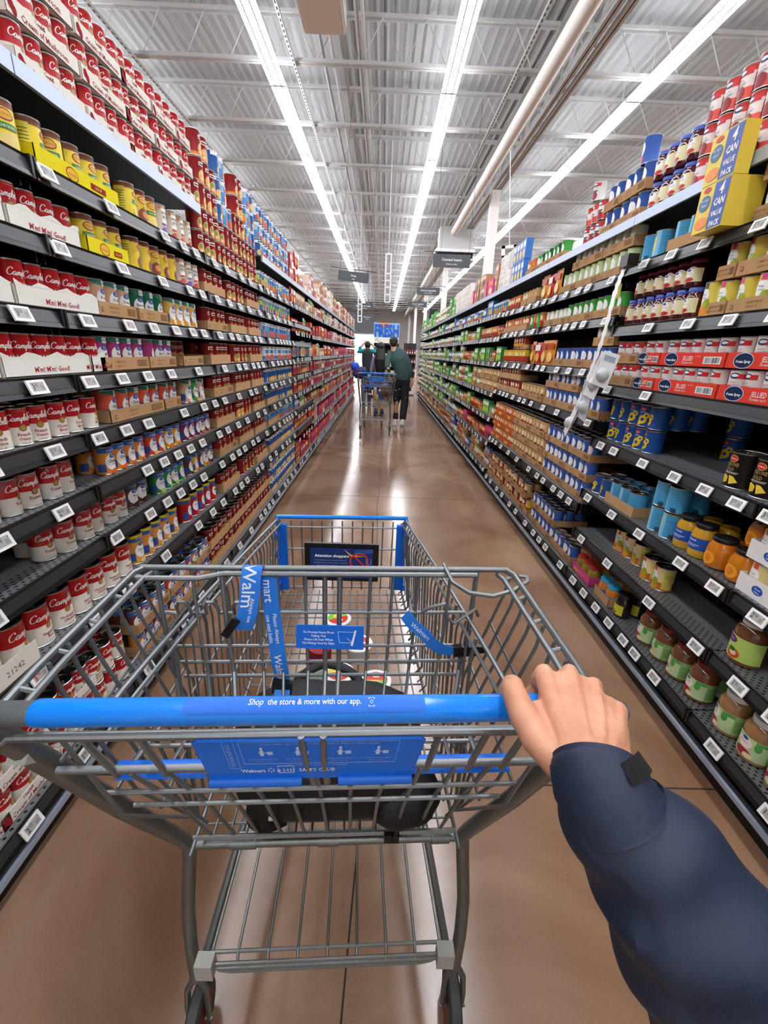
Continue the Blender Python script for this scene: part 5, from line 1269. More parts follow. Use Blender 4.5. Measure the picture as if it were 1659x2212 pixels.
a = MB(); a.box(-.098, .098, -.0105, -.0085, -.051, .049, hx('15306e'))
def ptext(s_, x, z, sz, col='ffffff', bold=.0): vs, fs, ww = text2d(s_, 2, 0, bold); a.add([(x+v[0]*sz, -.0112, z+v[1]*sz) for v in vs], fs, hx(col))
ptext('Attention shoppers', -.030, .020, .0135, bold=.03)
for k in range(3): ptext(['Our shopping carts will lock if taken beyond the', 'parking lot boundary. This boundary is marked by', 'a series of special yellow lines.'][k], -.034+(0 if k < 2 else -.014), .008-.009*k, .0052, 'b8c4e4')
a.add([(.005, -.0111, .049), (.03, -.0111, .03), (.075, -.0111, .024), (.03, -.0111, .022)], [(0, 1, 2, 3)], hx('f0a030'))
for k in range(4): a.add([(.04, -.0113, .030+.004*k), (.098, -.0113, .038+.003*k), (.098, -.0113, .0395+.003*k), (.04, -.0113, .0315+.004*k)], [(0, 1, 2, 3)], hx('4a78c8'))
vs = []; n = 24
for k in range(n): q = 2*PI*k/n; vs += [(.055+.030*math.cos(q), -.0118, .008+.028*math.sin(q)), (.055+.025*math.cos(q), -.0118, .008+.023*math.sin(q))]
a.add(vs, [(2*k, 2*k+1, (2*k+3) % (2*n), (2*k+2) % (2*n)) for k in range(n)], hx('d8342c'))
a.add([(.034, -.0119, .027), (.037, -.0119, .030), (.077, -.0119, -.010), (.074, -.0119, -.013)], [(0, 1, 2, 3)], hx('d8342c')); ptext('U', .085, -.004, .03, '5a8ae0')
o = a.obj('poster', PRINT, bf); o.location = c0; o.rotation_euler = (-.05, 0, 0)
# child seat: outer rails, back bar and its wire panel
a = MB()
for sg in (-1, 1):
    W(a, [(sg*.322, .345, 1.035), (sg*.324, .43, 1.04), (sg*.322, .66, 1.043), (sg*.314, .685, 1.040)], .0052, 9); W(a, [(sg*.305, .36, 1.03), (sg*.306, .45, 1.034), (sg*.304, .655, 1.036), (sg*.300, .68, 1.034)], .0046, 8)
    for i in range(5): y = .40+.065*i; W(a, [(sg*.324, y, 1.04), (sg*.305, y, 1.034)], .003, 6)
    for i in range(8):
        y = .405+.034*i*1.1; W(a, [(sg*.318, y, 1.038), (sg*.312, y, 1.0), (sg*.262, y+.02, .80), (sg*.25, max(y, .58)+.01, .56)], .0030, 6)
    for k in range(3): z_ = .93-.11*k; W(a, [(sg*(.300-.022*k), .40+.05*k, z_), (sg*(.300-.022*k), .69, z_)], .0028, 6)
W(a, [(-.320, .682, 1.042), (.318, .682, 1.042)], .0050, 9); W(a, [(-.325, .655, 1.036), (-.215, .655, 1.036), (-.18, .672, 1.036), (.26, .672, 1.036)], .0048, 8)
cpart('seat_rails', a, CHROME)
a = MB()
xs = [-.295, -.235, -.185, -.128, -.090, -.042, -.008, .018, .072, .112, .158, .215, .262]
for q in xs: W(a, [(q, .68, 1.038), (q*.97, .664, .93), (q*.93, .655, .845), (q*.88, .62, .815), (q*.85, .45, .865)], .0046 if abs(q+.008) < .03 or q in (-.295, .262, -.185) else .0030, 7)
for z_, y_, k in ((.962, .668, .245), (.897, .66, .262), (.865, .657, .255), (.838, .652, .25), (.82, .60, .24), (.838, .54, .24), (.852, .49, .24)): W(a, [(-k-.01 if z_ < .95 else -.15, y_, z_), (k, y_, z_)], .0032, 7)
# looped hooks on both sides of the panel
pts = [(-.285, .668, .962)]
for k in range(3):
    q = -.262+.048*k; pts += [(q, .668, .960), (q, .664, .975), (q+.006, .662, .986), (q+.015, .662, .986), (q+.021, .664, .975), (q+.022, .668, .960), (q+.026, .672, .958)]
pts.append((-.11, .668, .962)); W(a, pts, .0034, 7)
W(a, [(.165, .668, .962), (.180, .664, .975), (.205, .66, .985), (.212, .66, .955), (.225, .66, .945), (.262, .664, .972), (.270, .668, .955)], .0034, 7)
W(a, [(.205, .695, 1.045), (.205, .675, 1.045), (.212, .648, 1.035), (.235, .622, 1.03), (.272, .612, 1.03), (.31, .622, 1.035), (.335, .632, 1.046), (.337, .64, 1.05), (.325, .645, 1.05)], .0038, 8)
cpart('seat_back', a, CHROME)
# rear gate
a = MB()
W(a, [(-.322, .362, 1.0), (-.318, .366, 1.003), (.30, .366, 1.003)], .0048, 9); W(a, [(-.31, .378, .995), (.31, .378, .995)], .0036, 8)
W(a, [(-.300, .392, .925), (.300, .392, .925)], .0048, 9)
for q in (-.245, -.185, -.125, .145, .20, .245): W(a, [(q, .368, 1.003), (q*.98, .372, .98), (q*.95, .392, .915)], .0040, 7)
W(a, [(-.010, .362, 1.005), (-.006, .368, .96), (0.0, .380, .912)], .0042, 8); W(a, [(.014, .362, 1.005), (.014, .368, .96), (.016, .380, .912)], .0042, 8)
for i in range(11):
    q = -.215+.043*i; W(a, [(q*1.02, .395, .915), (q*1.03, .44, .83), (q, .468, .77), (q, .572, .532)], .0031, 7)
for z_, y_ in ((.83, .436), (.77, .462), (.55, .56), (.53, .570)): W(a, [((-.285 if z_ > .8 else (-.270 if z_ > .7 else -.245)), y_, z_), ((.285 if z_ > .8 else (.270 if z_ > .7 else .245)), y_, z_)], .0034, 7)
cpart('rear_gate', a, CHROME)
a = MB()
for z_ in (.862, .845): a.add([], [])
W(a, [(-.27, .448, .866), (.27, .448, .866)], .007, 8, flat=.45); W(a, [(-.275, .448, .845), (.27, .448, .845)], .006, 8, flat=.6); cpart('gate_strip', a, BLUED)
# seat flap with its printed warnings
a = MB(); tl, tr2, bl, br = (-.128, .366, 1.0), (.128, .366, 1.0), (-.116, .374, .932), (.116, .374, .932)
def fl(u, v, e=0.0):    # u -1..1, v 0 bottom..1 top
    hw = .116+.012*v; return cp(u*hw, .374-.008*v-e, .932+.068*v+.002*(1-u*u)*v)
n = 16; vs = []
for e in (0.0, .004):
    for j in range(5):
        for i in range(n+1): 
            u = -1+2*i/n; v = j/4
            if j == 4 and i in (0, n): v = .9
            vs.append(fl(u, v, e))
m_ = (n+1)*5
a.add(vs, [(j*(n+1)+i, j*(n+1)+i+1, (j+1)*(n+1)+i+1, (j+1)*(n+1)+i)[::-1] for j in range(4) for i in range(n)]+[(m_+j*(n+1)+i, m_+j*(n+1)+i+1, m_+(j+1)*(n+1)+i+1, m_+(j+1)*(n+1)+i) for j in range(4) for i in range(n)]+[(4*(n+1)+i, 4*(n+1)+i+1, m_+4*(n+1)+i+1, m_+4*(n+1)+i)[::-1] for i in range(n)])
W(a, [(-.128+.002, .362, .996), (-.12, .361, 1.001), (.12, .361, 1.001), (.126, .362, .996)], .0022, 6)
W(a, [(-.116, .369, .930), (-.012, .369, .930)], .0062, 10); W(a, [(.030, .369, .930), (.116, .369, .930)], .0062, 10)
flap = cpart('seat_flap', a, BLUED, smooth=True)
a = MB()
def fq(u0, u1, v0, v1, col): a.add([fl(u0, v0, .0046), fl(u1, v0, .0046), fl(u1, v1, .0046), fl(u0, v1, .0046)], [(0, 1, 2, 3)], hx(col))
def ft(s_, u, v, sz, col='a9c2ec', rot=False, bold=0):
    vs, fs, ww = text2d(s_, 1, 0, bold); H = .122; V = .068
    a.add([fl(u+(p[0] if not rot else -p[1])*sz/H, v+(p[1] if not rot else p[0])*sz/V, .005) for p in vs], fs, hx(col))
LC = '8fb0e6'
for (u0, u1, v0, v1) in ((-.62, .78, .93, .945), (-.62, .78, .40, .415), (-.62, -.615, .4, .94), (.775, .78, .4, .94), (-.76, -.66, .94, .95), (-.76, -.755, .3, .95), (-.665, -.66, .3, .95), (-.76, -.66, .3, .31)): fq(u0, u1, v0, v1, LC)
ft('WARNING', -.695, .62, .0078, LC, rot=True)
ft('YOUR CHILD CAN FALL OUT AND SUFFER A SERIOUS HEAD INJURY', .08, .86, .0042, LC)
for k, u in enumerate((-.42, -.10, .28, .62)):
    ft(['ALWAYS BUCKLE UP', 'STAY WITH CHILD', 'NEVER LEAVE CHILD', 'DO NOT PUSH CART'][k], u-.02, .50, .0034, LC); ft('child in seat only', u-.02, .45, .003, LC)
    fq(u-.035, u+.0, .60, .72, 'c4d4f0'); fq(u-.028, u-.006, .73, .80, 'c4d4f0'); fq(u-.05, u+.06, .66, .68, 'a9c2ec'); fq(u+.03, u+.08, .62, .70, 'a9c2ec')
ft('ONLY USE WITH SEAT BELT FASTENED', .05, .34, .0040, LC)
ft('Walmart', -.555, .20, .0076, 'd4e2f8', bold=.03); ft('# 5435', -.245, .20, .0075, 'e8eef8'); ft("SAM'S CLUB", .05, .20, .0080, 'c4d4f0', bold=.02)
for (u0, u1, v0, v1) in ((-.32, -.17, .16, .175), (-.32, -.17, .33, .345), (-.32, -.315, .16, .34), (-.175, -.17, .16, .34)): fq(u0, u1, v0, v1, 'd4e2f8')
for i in range(6):
    q = PI/3*i+PI/2; c_, s__ = math.cos(q), math.sin(q); a.add([fl(-.385+c_*.010, .245+s__*.018, .005), fl(-.385+c_*.034-s__*.008, .245+s__*.06+c_*.014, .005), fl(-.385+c_*.034+s__*.008, .245+s__*.06-c_*.014, .005)], [(0, 1, 2)], hx('d4e2f8'))
a.obj('lettering', PRINT, flap)
# small blue notice tied to the seat back
a = MB(); c0 = cp(.002, .652, .921); a.ebox(c0, (.120, .003, .044), Matrix.Rotation(-.2, 3, 'X')); nt_ = cpart('tied_notice', a, BLUED, smooth=False)
a = MB()
def pt2(s_, x, z, sz, col='dfe9f8'): vs, fs, ww = text2d(s_, 1, 0, .03); a.add([(x+v[0]*sz, -.0021, z+v[1]*sz) for v in vs], fs, hx(col))
for k, s_ in enumerate(('To Prevent Items From', 'Falling Out', 'Please Lift Seat When', 'Not Being Used by Baby')): pt2(s_, -.020, .0075-.0068*k, .0058)
for (x0, z0_, x1, z1_) in ((.017, -.009, .014, .011), (.014, .011, .045, .011), (.017, -.009, .040, -.009), (.030, .0, .040, -.009)): 
    dx, dz = x1-x0, z1_-z0_; L_ = math.hypot(dx, dz); nx, nz_ = -dz/L_*.0005, dx/L_*.0005
    a.add([(x0+nx, -.0021, z0_+nz_), (x0-nx, -.0021, z0_-nz_), (x1-nx, -.0021, z1_-nz_), (x1+nx, -.0021, z1_+nz_)], [(0, 1, 2, 3)], hx('c8d8f4'))
a.add([(.037, -.0022, -.014), (.041, -.0022, -.015), (.047, -.0022, .014), (.044, -.0022, .015)], [(0, 1, 2, 3)], hx('f0f4fa'))
o = a.obj('lettering', PRINT, nt_); o.location = c0; o.rotation_euler = (-.2, 0, 0)
# belts
def ribbon(name, P_, w_, texts, parent=None, wdir=(1, 0, 0), loops=1):
    a = MB(); pts = crom(P_, 6); wv = Vector(wdir)
    L = [0]
    for p, q in zip(pts[:-1], pts[1:]): L.append(L[-1]+(Vector(q)-Vector(p)).length)
    def at(s_, u, e):
        s_ = min(max(s_, 0), L[-1]-1e-6); i = max(k for k in range(len(L)) if L[k] <= s_); i = min(i, len(pts)-2); t = (s_-L[i])/max(1e-9, L[i+1]-L[i])
        p = Vector(pts[i]).lerp(Vector(pts[i+1]), t); tg = (Vector(pts[i+1])-Vector(pts[i])).normalized(); nn = wv.cross(tg).normalized()
        if nn.y > 0: nn = -nn
        return tuple(p+wv*u+nn*e)
    n = len(pts)*2; vs = []
    for i in range(n+1): s_ = L[-1]*i/n; vs += [at(s_, -w_/2, 0), at(s_, w_/2, 0), at(s_, -w_/2, .0012), at(s_, w_/2, .0012)]
    fs = []
    for i in range(n): b = 4*i; fs += [(b, b+1, b+5, b+4), (b+2, b+6, b+7, b+3), (b, b+4, b+6, b+2), (b+1, b+3, b+7, b+5)]
    a.add(vs, fs); o = cpart(name, a, mat('blue_webbing', '2478d4', rough=.55, bump=.2, bscale=400))
    m2 = MB()
    for (s_, sz, st, u) in texts:
        vs2, fs2, ww = text2d(s_, 2, 0, .01); m2.add([at(st+(ww/2+v[0])*sz, u-(v[1]-.35)*sz*-1 if False else u+(v[1]-.35)*sz*1.0, .0018) for v in vs2], fs2, hx('e6eefa'))
    m2.obj('lettering', PRINT, o); return o
b0 = cp(-.122, .690, 1.046); b1 = cp(-.124, .676, 1.044)
ribbon('seat_belt', [cp(-.128, .690, 1.040), cp(-.129, .676, 1.050), cp(-.131, .664, 1.035), cp(-.134, .655, 1.00), cp(-.140, .648, .965), cp(-.150, .648, .94)], .034, [('Walm', .032, .014, -.002), ('Always use', .010, .075, .006)])
ribbon('seat_belt', [cp(-.104, .674, 1.036), cp(-.102, .668, .99), cp(-.096, .66, .93), cp(-.090, .652, .87), cp(-.085, .648, .82), cp(-.084, .60, .80)], .028, [('mart', .022, .012, -.002), ('Please: Always', .010, .075, .004), ('use seat belts.', .010, .078, -.008), ('Walmart', .019, .155, -.001)])
a = MB(); a.ebox(cp(-.168, .648, .945), (.014, .010, .042), Matrix.Rotation(.6, 3, 'Y')); a.ebox(cp(-.085, .645, .818), (.036, .010, .026), Matrix.Rotation(.1, 3, 'Y')); cpart('buckle', a, MATS['black_plastic'], smooth=False)
ribbon('seat_belt', [cp(.135, .662, .962), cp(.150, .655, .945), cp(.172, .648, .928), (cp(.190, .650, .905)), cp(.212, .652, .892), cp(.232, .652, .890)], .022, [('Walmart', .012, .02, .0)], wdir=(.62, 0, .78))
a = MB(); a.ebox(cp(.250, .652, .892), (.046, .012, .020), Matrix.Rotation(-.1, 3, 'Y')); a.ebox(cp(.278, .652, .895), (.020, .010, .014), Matrix.Rotation(-.15, 3, 'Y')); cpart('buckle', a, MATS['black_plastic'], smooth=False)

# ---- the second cart, down the aisle: a copy with every part
def copy_tree(o, parent=None):
    c = o.copy(); COL.objects.link(c); c.parent = parent
    for ch in list(o.children): copy_tree(ch, c)
    return c
cart2 = copy_tree(cart); cart2.location = (-.135, 8.36, 0); cart2.rotation_euler = (0, 0, .03)
cart2['label'] = 'second shopping cart down the aisle beside the man in the green sweater'
# ---- goods in the near cart
def bowl(x, y, z, top, label, rz):
    t = thing('noodle_bowl', label, 'noodle bowl', (x, y, z), rz, 'noodle bowls in the cart')
    a = MB(); a.lathe([(.001, 0), (.026, 0), (.030, .02), (.036, .046), (.038, .05), (.036, .051)], 24, [hx('f0ece6')]*5); a.obj('cup', PRINT, t, smooth=True)
    a = MB(); a.lathe([(.0385, .049), (.0395, .051), (.0385, .054), (.034, .0545), (.001, .0545)], 28, [hx('f4f2ee')]*4)
    def disc(r0, cx, cy, col, e, k=1.0, a0=0, a1=2*PI, n=20): a.add([(cx+r0*math.cos(a0+(a1-a0)*i/n), cy+r0*k*math.sin(a0+(a1-a0)*i/n), e) for i in range(n+(0 if a1-a0 > 6.2 else 1))], [tuple(range(n+(0 if a1-a0 > 6.2 else 1)))], hx(col))
    disc(.029, 0, 0, 'd8382e', .0549); disc(.029, 0, 0, top, .0551, a0=0, a1=PI); disc(.014, .004, .010, 'e8c85a', .0553, .7); disc(.010, .0, -.014, 'f4ece4', .0553, .6)
    vs, fs, ww = text2d('3 MINUTE', 1); a.add([(v[0]*.006, -.019+v[1]*.006, .0555) for v in vs], fs, hx('8a1a18'))
    a.obj('lid', PRINT, t, smooth=False)
BW = [(-.107, 1.08, .6190, '7cc242', 'round noodle bowl with a green and red lid nearest the cart front', .5), (-.042, .99, .6030, 'e8b84a', 'red topped noodle bowl beside the tied blue notice', 1.2), (-.085, .892, .5855, 'e8d24a', 'noodle bowl with a yellow and red lid behind the backpack loop', .2), (.008, .872, .5815, '7cc242', 'noodle bowl with green and red lid showing a number 3, upside down', PI), (.050, .790, .5670, 'c8c050', 'noodle bowl partly hidden by the blue handle', .3)]
for b in BW:
    if b[4]: bowl(b[0], b[1], b[2], b[3], b[4], b[5])
# backpack lying under the child seat
def blob(name, c, s, m, parent=None, e=2.6, nz=.04, ns=6, seg=40, rings=24, seed=0, flat=None):
    mb = MB(); vs = []
    for j in range(rings+1):
        ph = -PI/2+PI*j/rings
        for i in range(seg):
            th = 2*PI*i/seg; f = lambda w_: math.copysign(abs(w_)**(2/e), w_)
            p = Vector((f(math.cos(ph))*f(math.cos(th)), f(math.cos(ph))*f(math.sin(th)), f(math.sin(ph))))
            n_ = noise.fractal(Vector((p.x*s[0], p.y*s[1], p.z*s[2]))*ns*4+Vector((seed, 0, 0)), .8, 2.2, 4)
            k = 1+nz*n_*2; vs.append((c[0]+p.x*s[0]*k, c[1]+p.y*s[1]*k, c[2]+p.z*s[2]*k))
    mb.add(vs, [(j*seg+i, j*seg+(i+1) % seg, (j+1)*seg+(i+1) % seg, (j+1)*seg+i) for j in range(rings) for i in range(seg)])
    return mb.obj(name, m, parent, smooth=True, ang=0)
NAVY = mat('navy_nylon', '16202f', rough=.62, bump=.25, bscale=350); BLK = mat('black_nylon', '0e0f12', rough=.6, bump=.3, bscale=300)
bp_ = thing('backpack', 'dark navy backpack lying in the cart under the child seat', 'backpack', (-.07, .68, .56))
def bpart(o): o.location = (.07, -.68, -.56); return o
bpart(blob('body', (-.085, .655, .665), (.185, .125, .092), BLK, bp_, e=2.8, nz=.035, ns=2.2, seed=1)); bpart(blob('front_pocket', (-.120, .755, .640), (.110, .060, .065), NAVY, bp_, e=2.3, nz=.06, ns=3, seed=5))
bpart(blob('side_pocket', (.06, .60, .625), (.07, .07, .05), BLK, bp_, e=2.2, nz=.06, ns=3, seed=9))
a = MB(); a.tube(crom([(-.18, .76, .67), (-.165, .80, .70), (-.11, .83, .715), (-.045, .81, .705), (-.005, .75, .68)], 5), .011, 8, flat=.5); bpart(a.obj('carry_loop', BLK, bp_, smooth=True))
a = MB(); a.tube(crom([(-.20, .575, .64), (-.205, .56, .58), (-.19, .57, .545), (-.16, .58, .55)], 5), .02, 8, flat=.3); bpart(a.obj('shoulder_strap', BLK, bp_, smooth=True))
a = MB(); a.tube(crom([(.04, .56, .63), (.055, .55, .59), (.05, .56, .548)], 5), .009, 8, flat=.4); a.ebox((.045, .558, .545), (.028, .008, .02), Matrix.Identity(3)); bpart(a.obj('webbing_strap', BLK, bp_, smooth=False))
o = blob('folded_cap', (-.155, .86, .620), (.055, .045, .03), mat('sage_cloth', '6f7a66', rough=.8, bump=.5, bscale=600), None, e=2.0, nz=.1); tag(o, 'folded grey green knitted cap beside the backpack in the cart', 'cap')
o = MB().lathe([(.001, 0), (.03, 0), (.032, .05), (.030, .052), (.001, .052)], 20, [hx('8a1a28')]*4, ctr=(0, 0, 0)).obj('red_tub', PRINT, None, (-.145, .975, .602), smooth=True); tag(o, 'small dark red tub between the noodle bowls in the cart', 'tub')
# goods in the second cart
R = random.Random(4)
o = blob('grocery_bag', (0, 0, 0), (.11, .13, .12), mat('brown_bag', '7a5240', rough=.5), None, nz=.1, ns=2, seed=3); o.location = (.07, 8.42, .74); tag(o, 'brown grocery bag in the second cart', 'bag')
for i, (x, y, c, r_, h_, lb) in enumerate(((-.22, 8.35, '4a2a4a', .05, .09, 'purple packet in the second cart'), (-.13, 8.38, 'e0a08a', .035, .2, 'orange capped bottle in the second cart'), (-.02, 8.36, '3a58a8', .05, .17, 'blue capped white tub in the second cart'), (-.10, 8.25, 'c8d060', .04, .08, 'yellow green carton in the second cart'))):
    a = MB(); a.lathe([(.001, 0), (r_, .0), (r_, h_*.75), (r_*.8, h_*.8), (r_*.8, h_), (.001, h_)], 14, [hx(c)]*3+[hx('e8e8e4')]*2); tag(a.obj('grocery_item', PRINT, None, (x, y, .59), smooth=True), lb, 'grocery')
# blue and purple jacket thrown over the second cart's corner
o = blob('jacket', (0, 0, 0), (.11, .10, .10), mat('purple_cloth', '2c2a5a', rough=.7, var=.3), None, nz=.12, ns=2, seed=11); o.location = (-.40, 7.98, 1.06); tag(o, 'purple blue jacket hanging over the corner of the second cart', 'jacket')
o2 = blob('hood', (0, 0, 0), (.075, .07, .07), mat('bright_blue_cloth', '1c50d8', rough=.5), o, e=2.0, nz=.08, seed=12); o2.location = (-.08, 0, .10)

# ------------------------------------------------------------------ clip strip with hanging packs on the bean side
t = thing('clip_strip', 'white plastic clip strip with hanging packs leaning off the bean side shelves', 'clip strip', (1.08, 2.28, 1.0))
def tpart(o): o.location = (-1.08, -2.28, -1.0); return o
a = MB(); path = [(1.12, 2.30, 1.83), (1.08, 2.27, 1.72), (1.07, 2.29, 1.50), (1.065, 2.36, 1.30), (1.06, 2.42, 1.12), (1.06, 2.46, 1.03)]
pp = crom(path, 8); vs = []
for i, p in enumerate(pp):
    w_ = .016+(.007 if i % 2 else -.003); vs += [(p[0]-.001, p[1]-w_, p[2]), (p[0]-.001, p[1]+w_, p[2]), (p[0]+.001, p[1]-w_, p[2]), (p[0]+.001, p[1]+w_, p[2])]
fs = []
for i in range(len(pp)-1): b = 4*i; fs += [(b, b+1, b+5, b+4), (b+2, b+6, b+7, b+3), (b, b+4, b+6, b+2), (b+1, b+3, b+7, b+5)]
a.add(vs, fs, hx('ecece8')); tpart(a.obj('strip', WHITEPL, t, smooth=False))
a = MB(); a.ebox((1.10, 2.29, 1.71), (.002, .05, .06), Matrix.Identity(3), hx('d8d23a')); a.ebox((1.10, 2.32, 1.69), (.002, .04, .06), Matrix.Identity(3), hx('8fcfc0')); tpart(a.obj('coupon', PRINT, t))
a = MB(); a.ebox((1.115, 2.27, 1.835), (.05, .07, .05), Matrix.Identity(3)); tpart(a.obj('hanger_clip', RAIL, t, smooth=False))
GP = mat('smoky_plastic', 'b9bcbd', rough=.2, spec=.6)
for i, (x, y, z, ay, az, h_) in enumerate(((1.07, 2.27, 1.32, .1, .3, .20), (1.06, 2.33, 1.20, -.1, .1, .20), (1.055, 2.44, 1.10, .2, -.2, .20), (1.07, 2.20, 1.36, 0, .5, .16))):
    p_ = thing('blister_pack', f'grey blister pack with a small strainer, {nth(i)} on the white clip strip', 'blister pack', (x, y, z), az, 'packs on the clip strip'); p_.rotation_euler = (.25, ay, az)
    a = MB(); a.box(-.001, .001, -.045, .045, -h_/2, h_/2, hx('dcdedd' if i != 1 else 'c2c8cc')); a.box(-.0025, -.0011, -.03, .03, h_*.25, h_*.4, hx('8fa0ac')); a.obj('card', PRINT, p_)
    a = MB(); a.lathe([(.034, 0), (.030, .014), (.018, .024), (.002, .028)], 16); o = a.obj('bubble', GP, p_, smooth=True); o.rotation_euler = (0, -PI/2, 0); o.location = (-.001, 0, -h_*.15)
# ------------------------------------------------------------------ people
def sph_tube(mb, P_, R_, seg=18, flat=1.0, up=(0, 0, 1)):
    """closed capsule chain with round ends; flat squashes it along 'up'"""
    P_ = [Vector(p) for p in P_]; pts = []; rad = []
    d = (P_[0]-P_[1]).normalized(); r0 = R_[0]
    for k in range(4, 0, -1): q = PI/2*k/4.001; pts.append(P_[0]+d*r0*math.sin(q)); rad.append(r0*math.cos(q))
    for p, r in zip(P_, R_): pts.append(p); rad.append(r)
    d = (P_[-1]-P_[-2]).normalized(); r1 = R_[-1]
    for k in range(1, 5): q = PI/2*k/4.001; pts.append(P_[-1]+d*r1*math.sin(q)); rad.append(r1*math.cos(q))
    U = Vector(up); o = len(mb.v); n = len(pts)
    for i in range(n):
        t = (pts[min(i+1, n-1)]-pts[max(i-1, 0)]).normalized(); a = t.cross(U)
        if a.length < 1e-4: a = t.cross(Vector((0, 1, 0)))
        a.normalize(); b = a.cross(t).normalized()
        for k in range(seg): q = 2*PI*k/seg; mb.v.append(tuple(pts[i]+a*math.cos(q)*rad[i]+b*math.sin(q)*rad[i]*flat))
    fs = [[o+i*seg+k, o+i*seg+(k+1) % seg, o+(i+1)*seg+(k+1) % seg, o+(i+1)*seg+k] for i in range(n-1) for k in range(seg)]+[[o+k for k in range(seg)][::-1], [o+(n-1)*seg+k for k in range(seg)]]
    for f in fs: mb.f.append(f); mb.c.append((1, 1, 1, 1)); mb.m.append(0)
def ellip(mb, c, s, rot=None, seg=20, rings=12):
    o = len(mb.v); c = Vector(c)
    for j in range(rings+1):
        ph = -PI/2+PI*(j+.001)/(rings+.002)
        for k in range(seg):
            th = 2*PI*k/seg; v = Vector((s[0]*math.cos(ph)*math.cos(th), s[1]*math.cos(ph)*math.sin(th), s[2]*math.sin(ph)))
            if rot: v = rot @ v
            mb.v.append(tuple(c+v))
    fs = [[o+j*seg+k, o+j*seg+(k+1) % seg, o+(j+1)*seg+(k+1) % seg, o+(j+1)*seg+k] for j in range(rings) for k in range(seg)]+[[o+k for k in range(seg)][::-1], [o+rings*seg+k for k in range(seg)]]
    for f in fs: mb.f.append(f); mb.c.append((1, 1, 1, 1)); mb.m.append(0)
def fuse(name, mb, m, voxel, smooth=5, parent=None, off=(0, 0, 0), factor=.5):
    tmp = mb.obj('tmp_'+name, m)
    md = tmp.modifiers.new('r', 'REMESH'); md.mode = 'VOXEL'; md.voxel_size = voxel; md.use_smooth_shade = True
    ms = tmp.modifiers.new('s', 'SMOOTH'); ms.factor = factor; ms.iterations = smooth
    dg = bpy.context.evaluated_depsgraph_get(); me = bpy.data.meshes.new_from_object(tmp.evaluated_get(dg)); me.name = name
    old = tmp.data; bpy.data.objects.remove(tmp); bpy.data.meshes.remove(old)
    if not me.materials: me.materials.append(m)
    o = link(name, me, parent); o.location = tuple(-q for q in off); return o
def skin_mat(name, c1, c2):
    m = bpy.data.materials.new(name); m.use_nodes = True; nt = m.node_tree; b = nt.nodes['Principled BSDF']; L = nt.links.new
    tc = nt.nodes.new('ShaderNodeTexCoord'); n1 = nt.nodes.new('ShaderNodeTexNoise'); n1.inputs['Scale'].default_value = 28; n1.inputs['Detail'].default_value = 6; L(tc.outputs['Object'], n1.inputs['Vector'])
    cr = nt.nodes.new('ShaderNodeValToRGB'); cr.color_ramp.elements[0].position = .35; cr.color_ramp.elements[0].color = hx(c1); cr.color_ramp.elements[1].position = .65; cr.color_ramp.elements[1].color = hx(c2); L(n1.outputs['Fac'], cr.inputs[0]); L(cr.outputs[0], b.inputs['Base Color'])
    b.inputs['Subsurface Weight'].default_value = .18; b.inputs['Subsurface Radius'].default_value = (.012, .005, .003); b.inputs['Roughness'].default_value = .48; b.inputs['Specular IOR Level'].default_value = .4
    v = nt.nodes.new('ShaderNodeTexVoronoi'); v.inputs['Scale'].default_value = 650; L(tc.outputs['Object'], v.inputs['Vector']); n2 = nt.nodes.new('ShaderNodeTexNoise'); n2.inputs['Scale'].default_value = 160; n2.inputs['Detail'].default_value = 4; L(tc.outputs['Object'], n2.inputs['Vector'])
    ad = nt.nodes.new('ShaderNodeMath'); ad.operation = 'MULTIPLY_ADD'; ad.inputs[1].default_value = .35; L(v.outputs['Distance'], ad.inputs[0]); L(n2.outputs['Fac'], ad.inputs[2])
    bp = nt.nodes.new('ShaderNodeBump'); bp.inputs['Strength'].default_value = .4; bp.inputs['Distance'].default_value = .0012; L(ad.outputs[0], bp.inputs['Height']); L(bp.outputs[0], b.inputs['Normal'])
    return m
SKIN = skin_mat('skin', 'c58a6c', 'd9a384')
me_root = (.19, .25, 1.05)
pe = thing('person', "shopper's right hand and arm in a navy jacket sleeve, gripping the blue cart handle", 'person', me_root)
h = MB()
WR = (.186, .262, 1.072)
MC = [(.1835, .376, 1.083), (.209, .374, 1.0855), (.2285, .360, 1.082), (.2435, .337, 1.074)]      # knuckles
wb = [(.170, .272, 1.078), (.182, .270, 1.082), (.194, .272, 1.080), (.205, .275, 1.074)]
for i in range(4):
    r0, r1 = (.0125, .0120, .0115, .0110)[i], (.0112, .0112, .0104, .0094)[i]
    mid = tuple((wb[i][k]*.45+MC[i][k]*.55)+(0, 0, .0035)[k] for k in range(3))
    sph_tube(h, [wb[i], mid, MC[i]], [r0, r0*.98, r1*1.02])
for i in range(3):
    A_ = [(Vector(wb[i])+Vector(wb[i+1]))/2, (Vector(wb[i])*.45+Vector(MC[i])*.55+Vector(wb[i+1])*.45+Vector(MC[i+1])*.55)/2+Vector((0, 0, .0025)), (Vector(MC[i])*.93+Vector(wb[i])*.07+Vector(MC[i+1])*.93+Vector(wb[i+1])*.07)/2+Vector((0, 0, -.0005))]
    sph_tube(h, A_, [.0122, .0120, .0100])
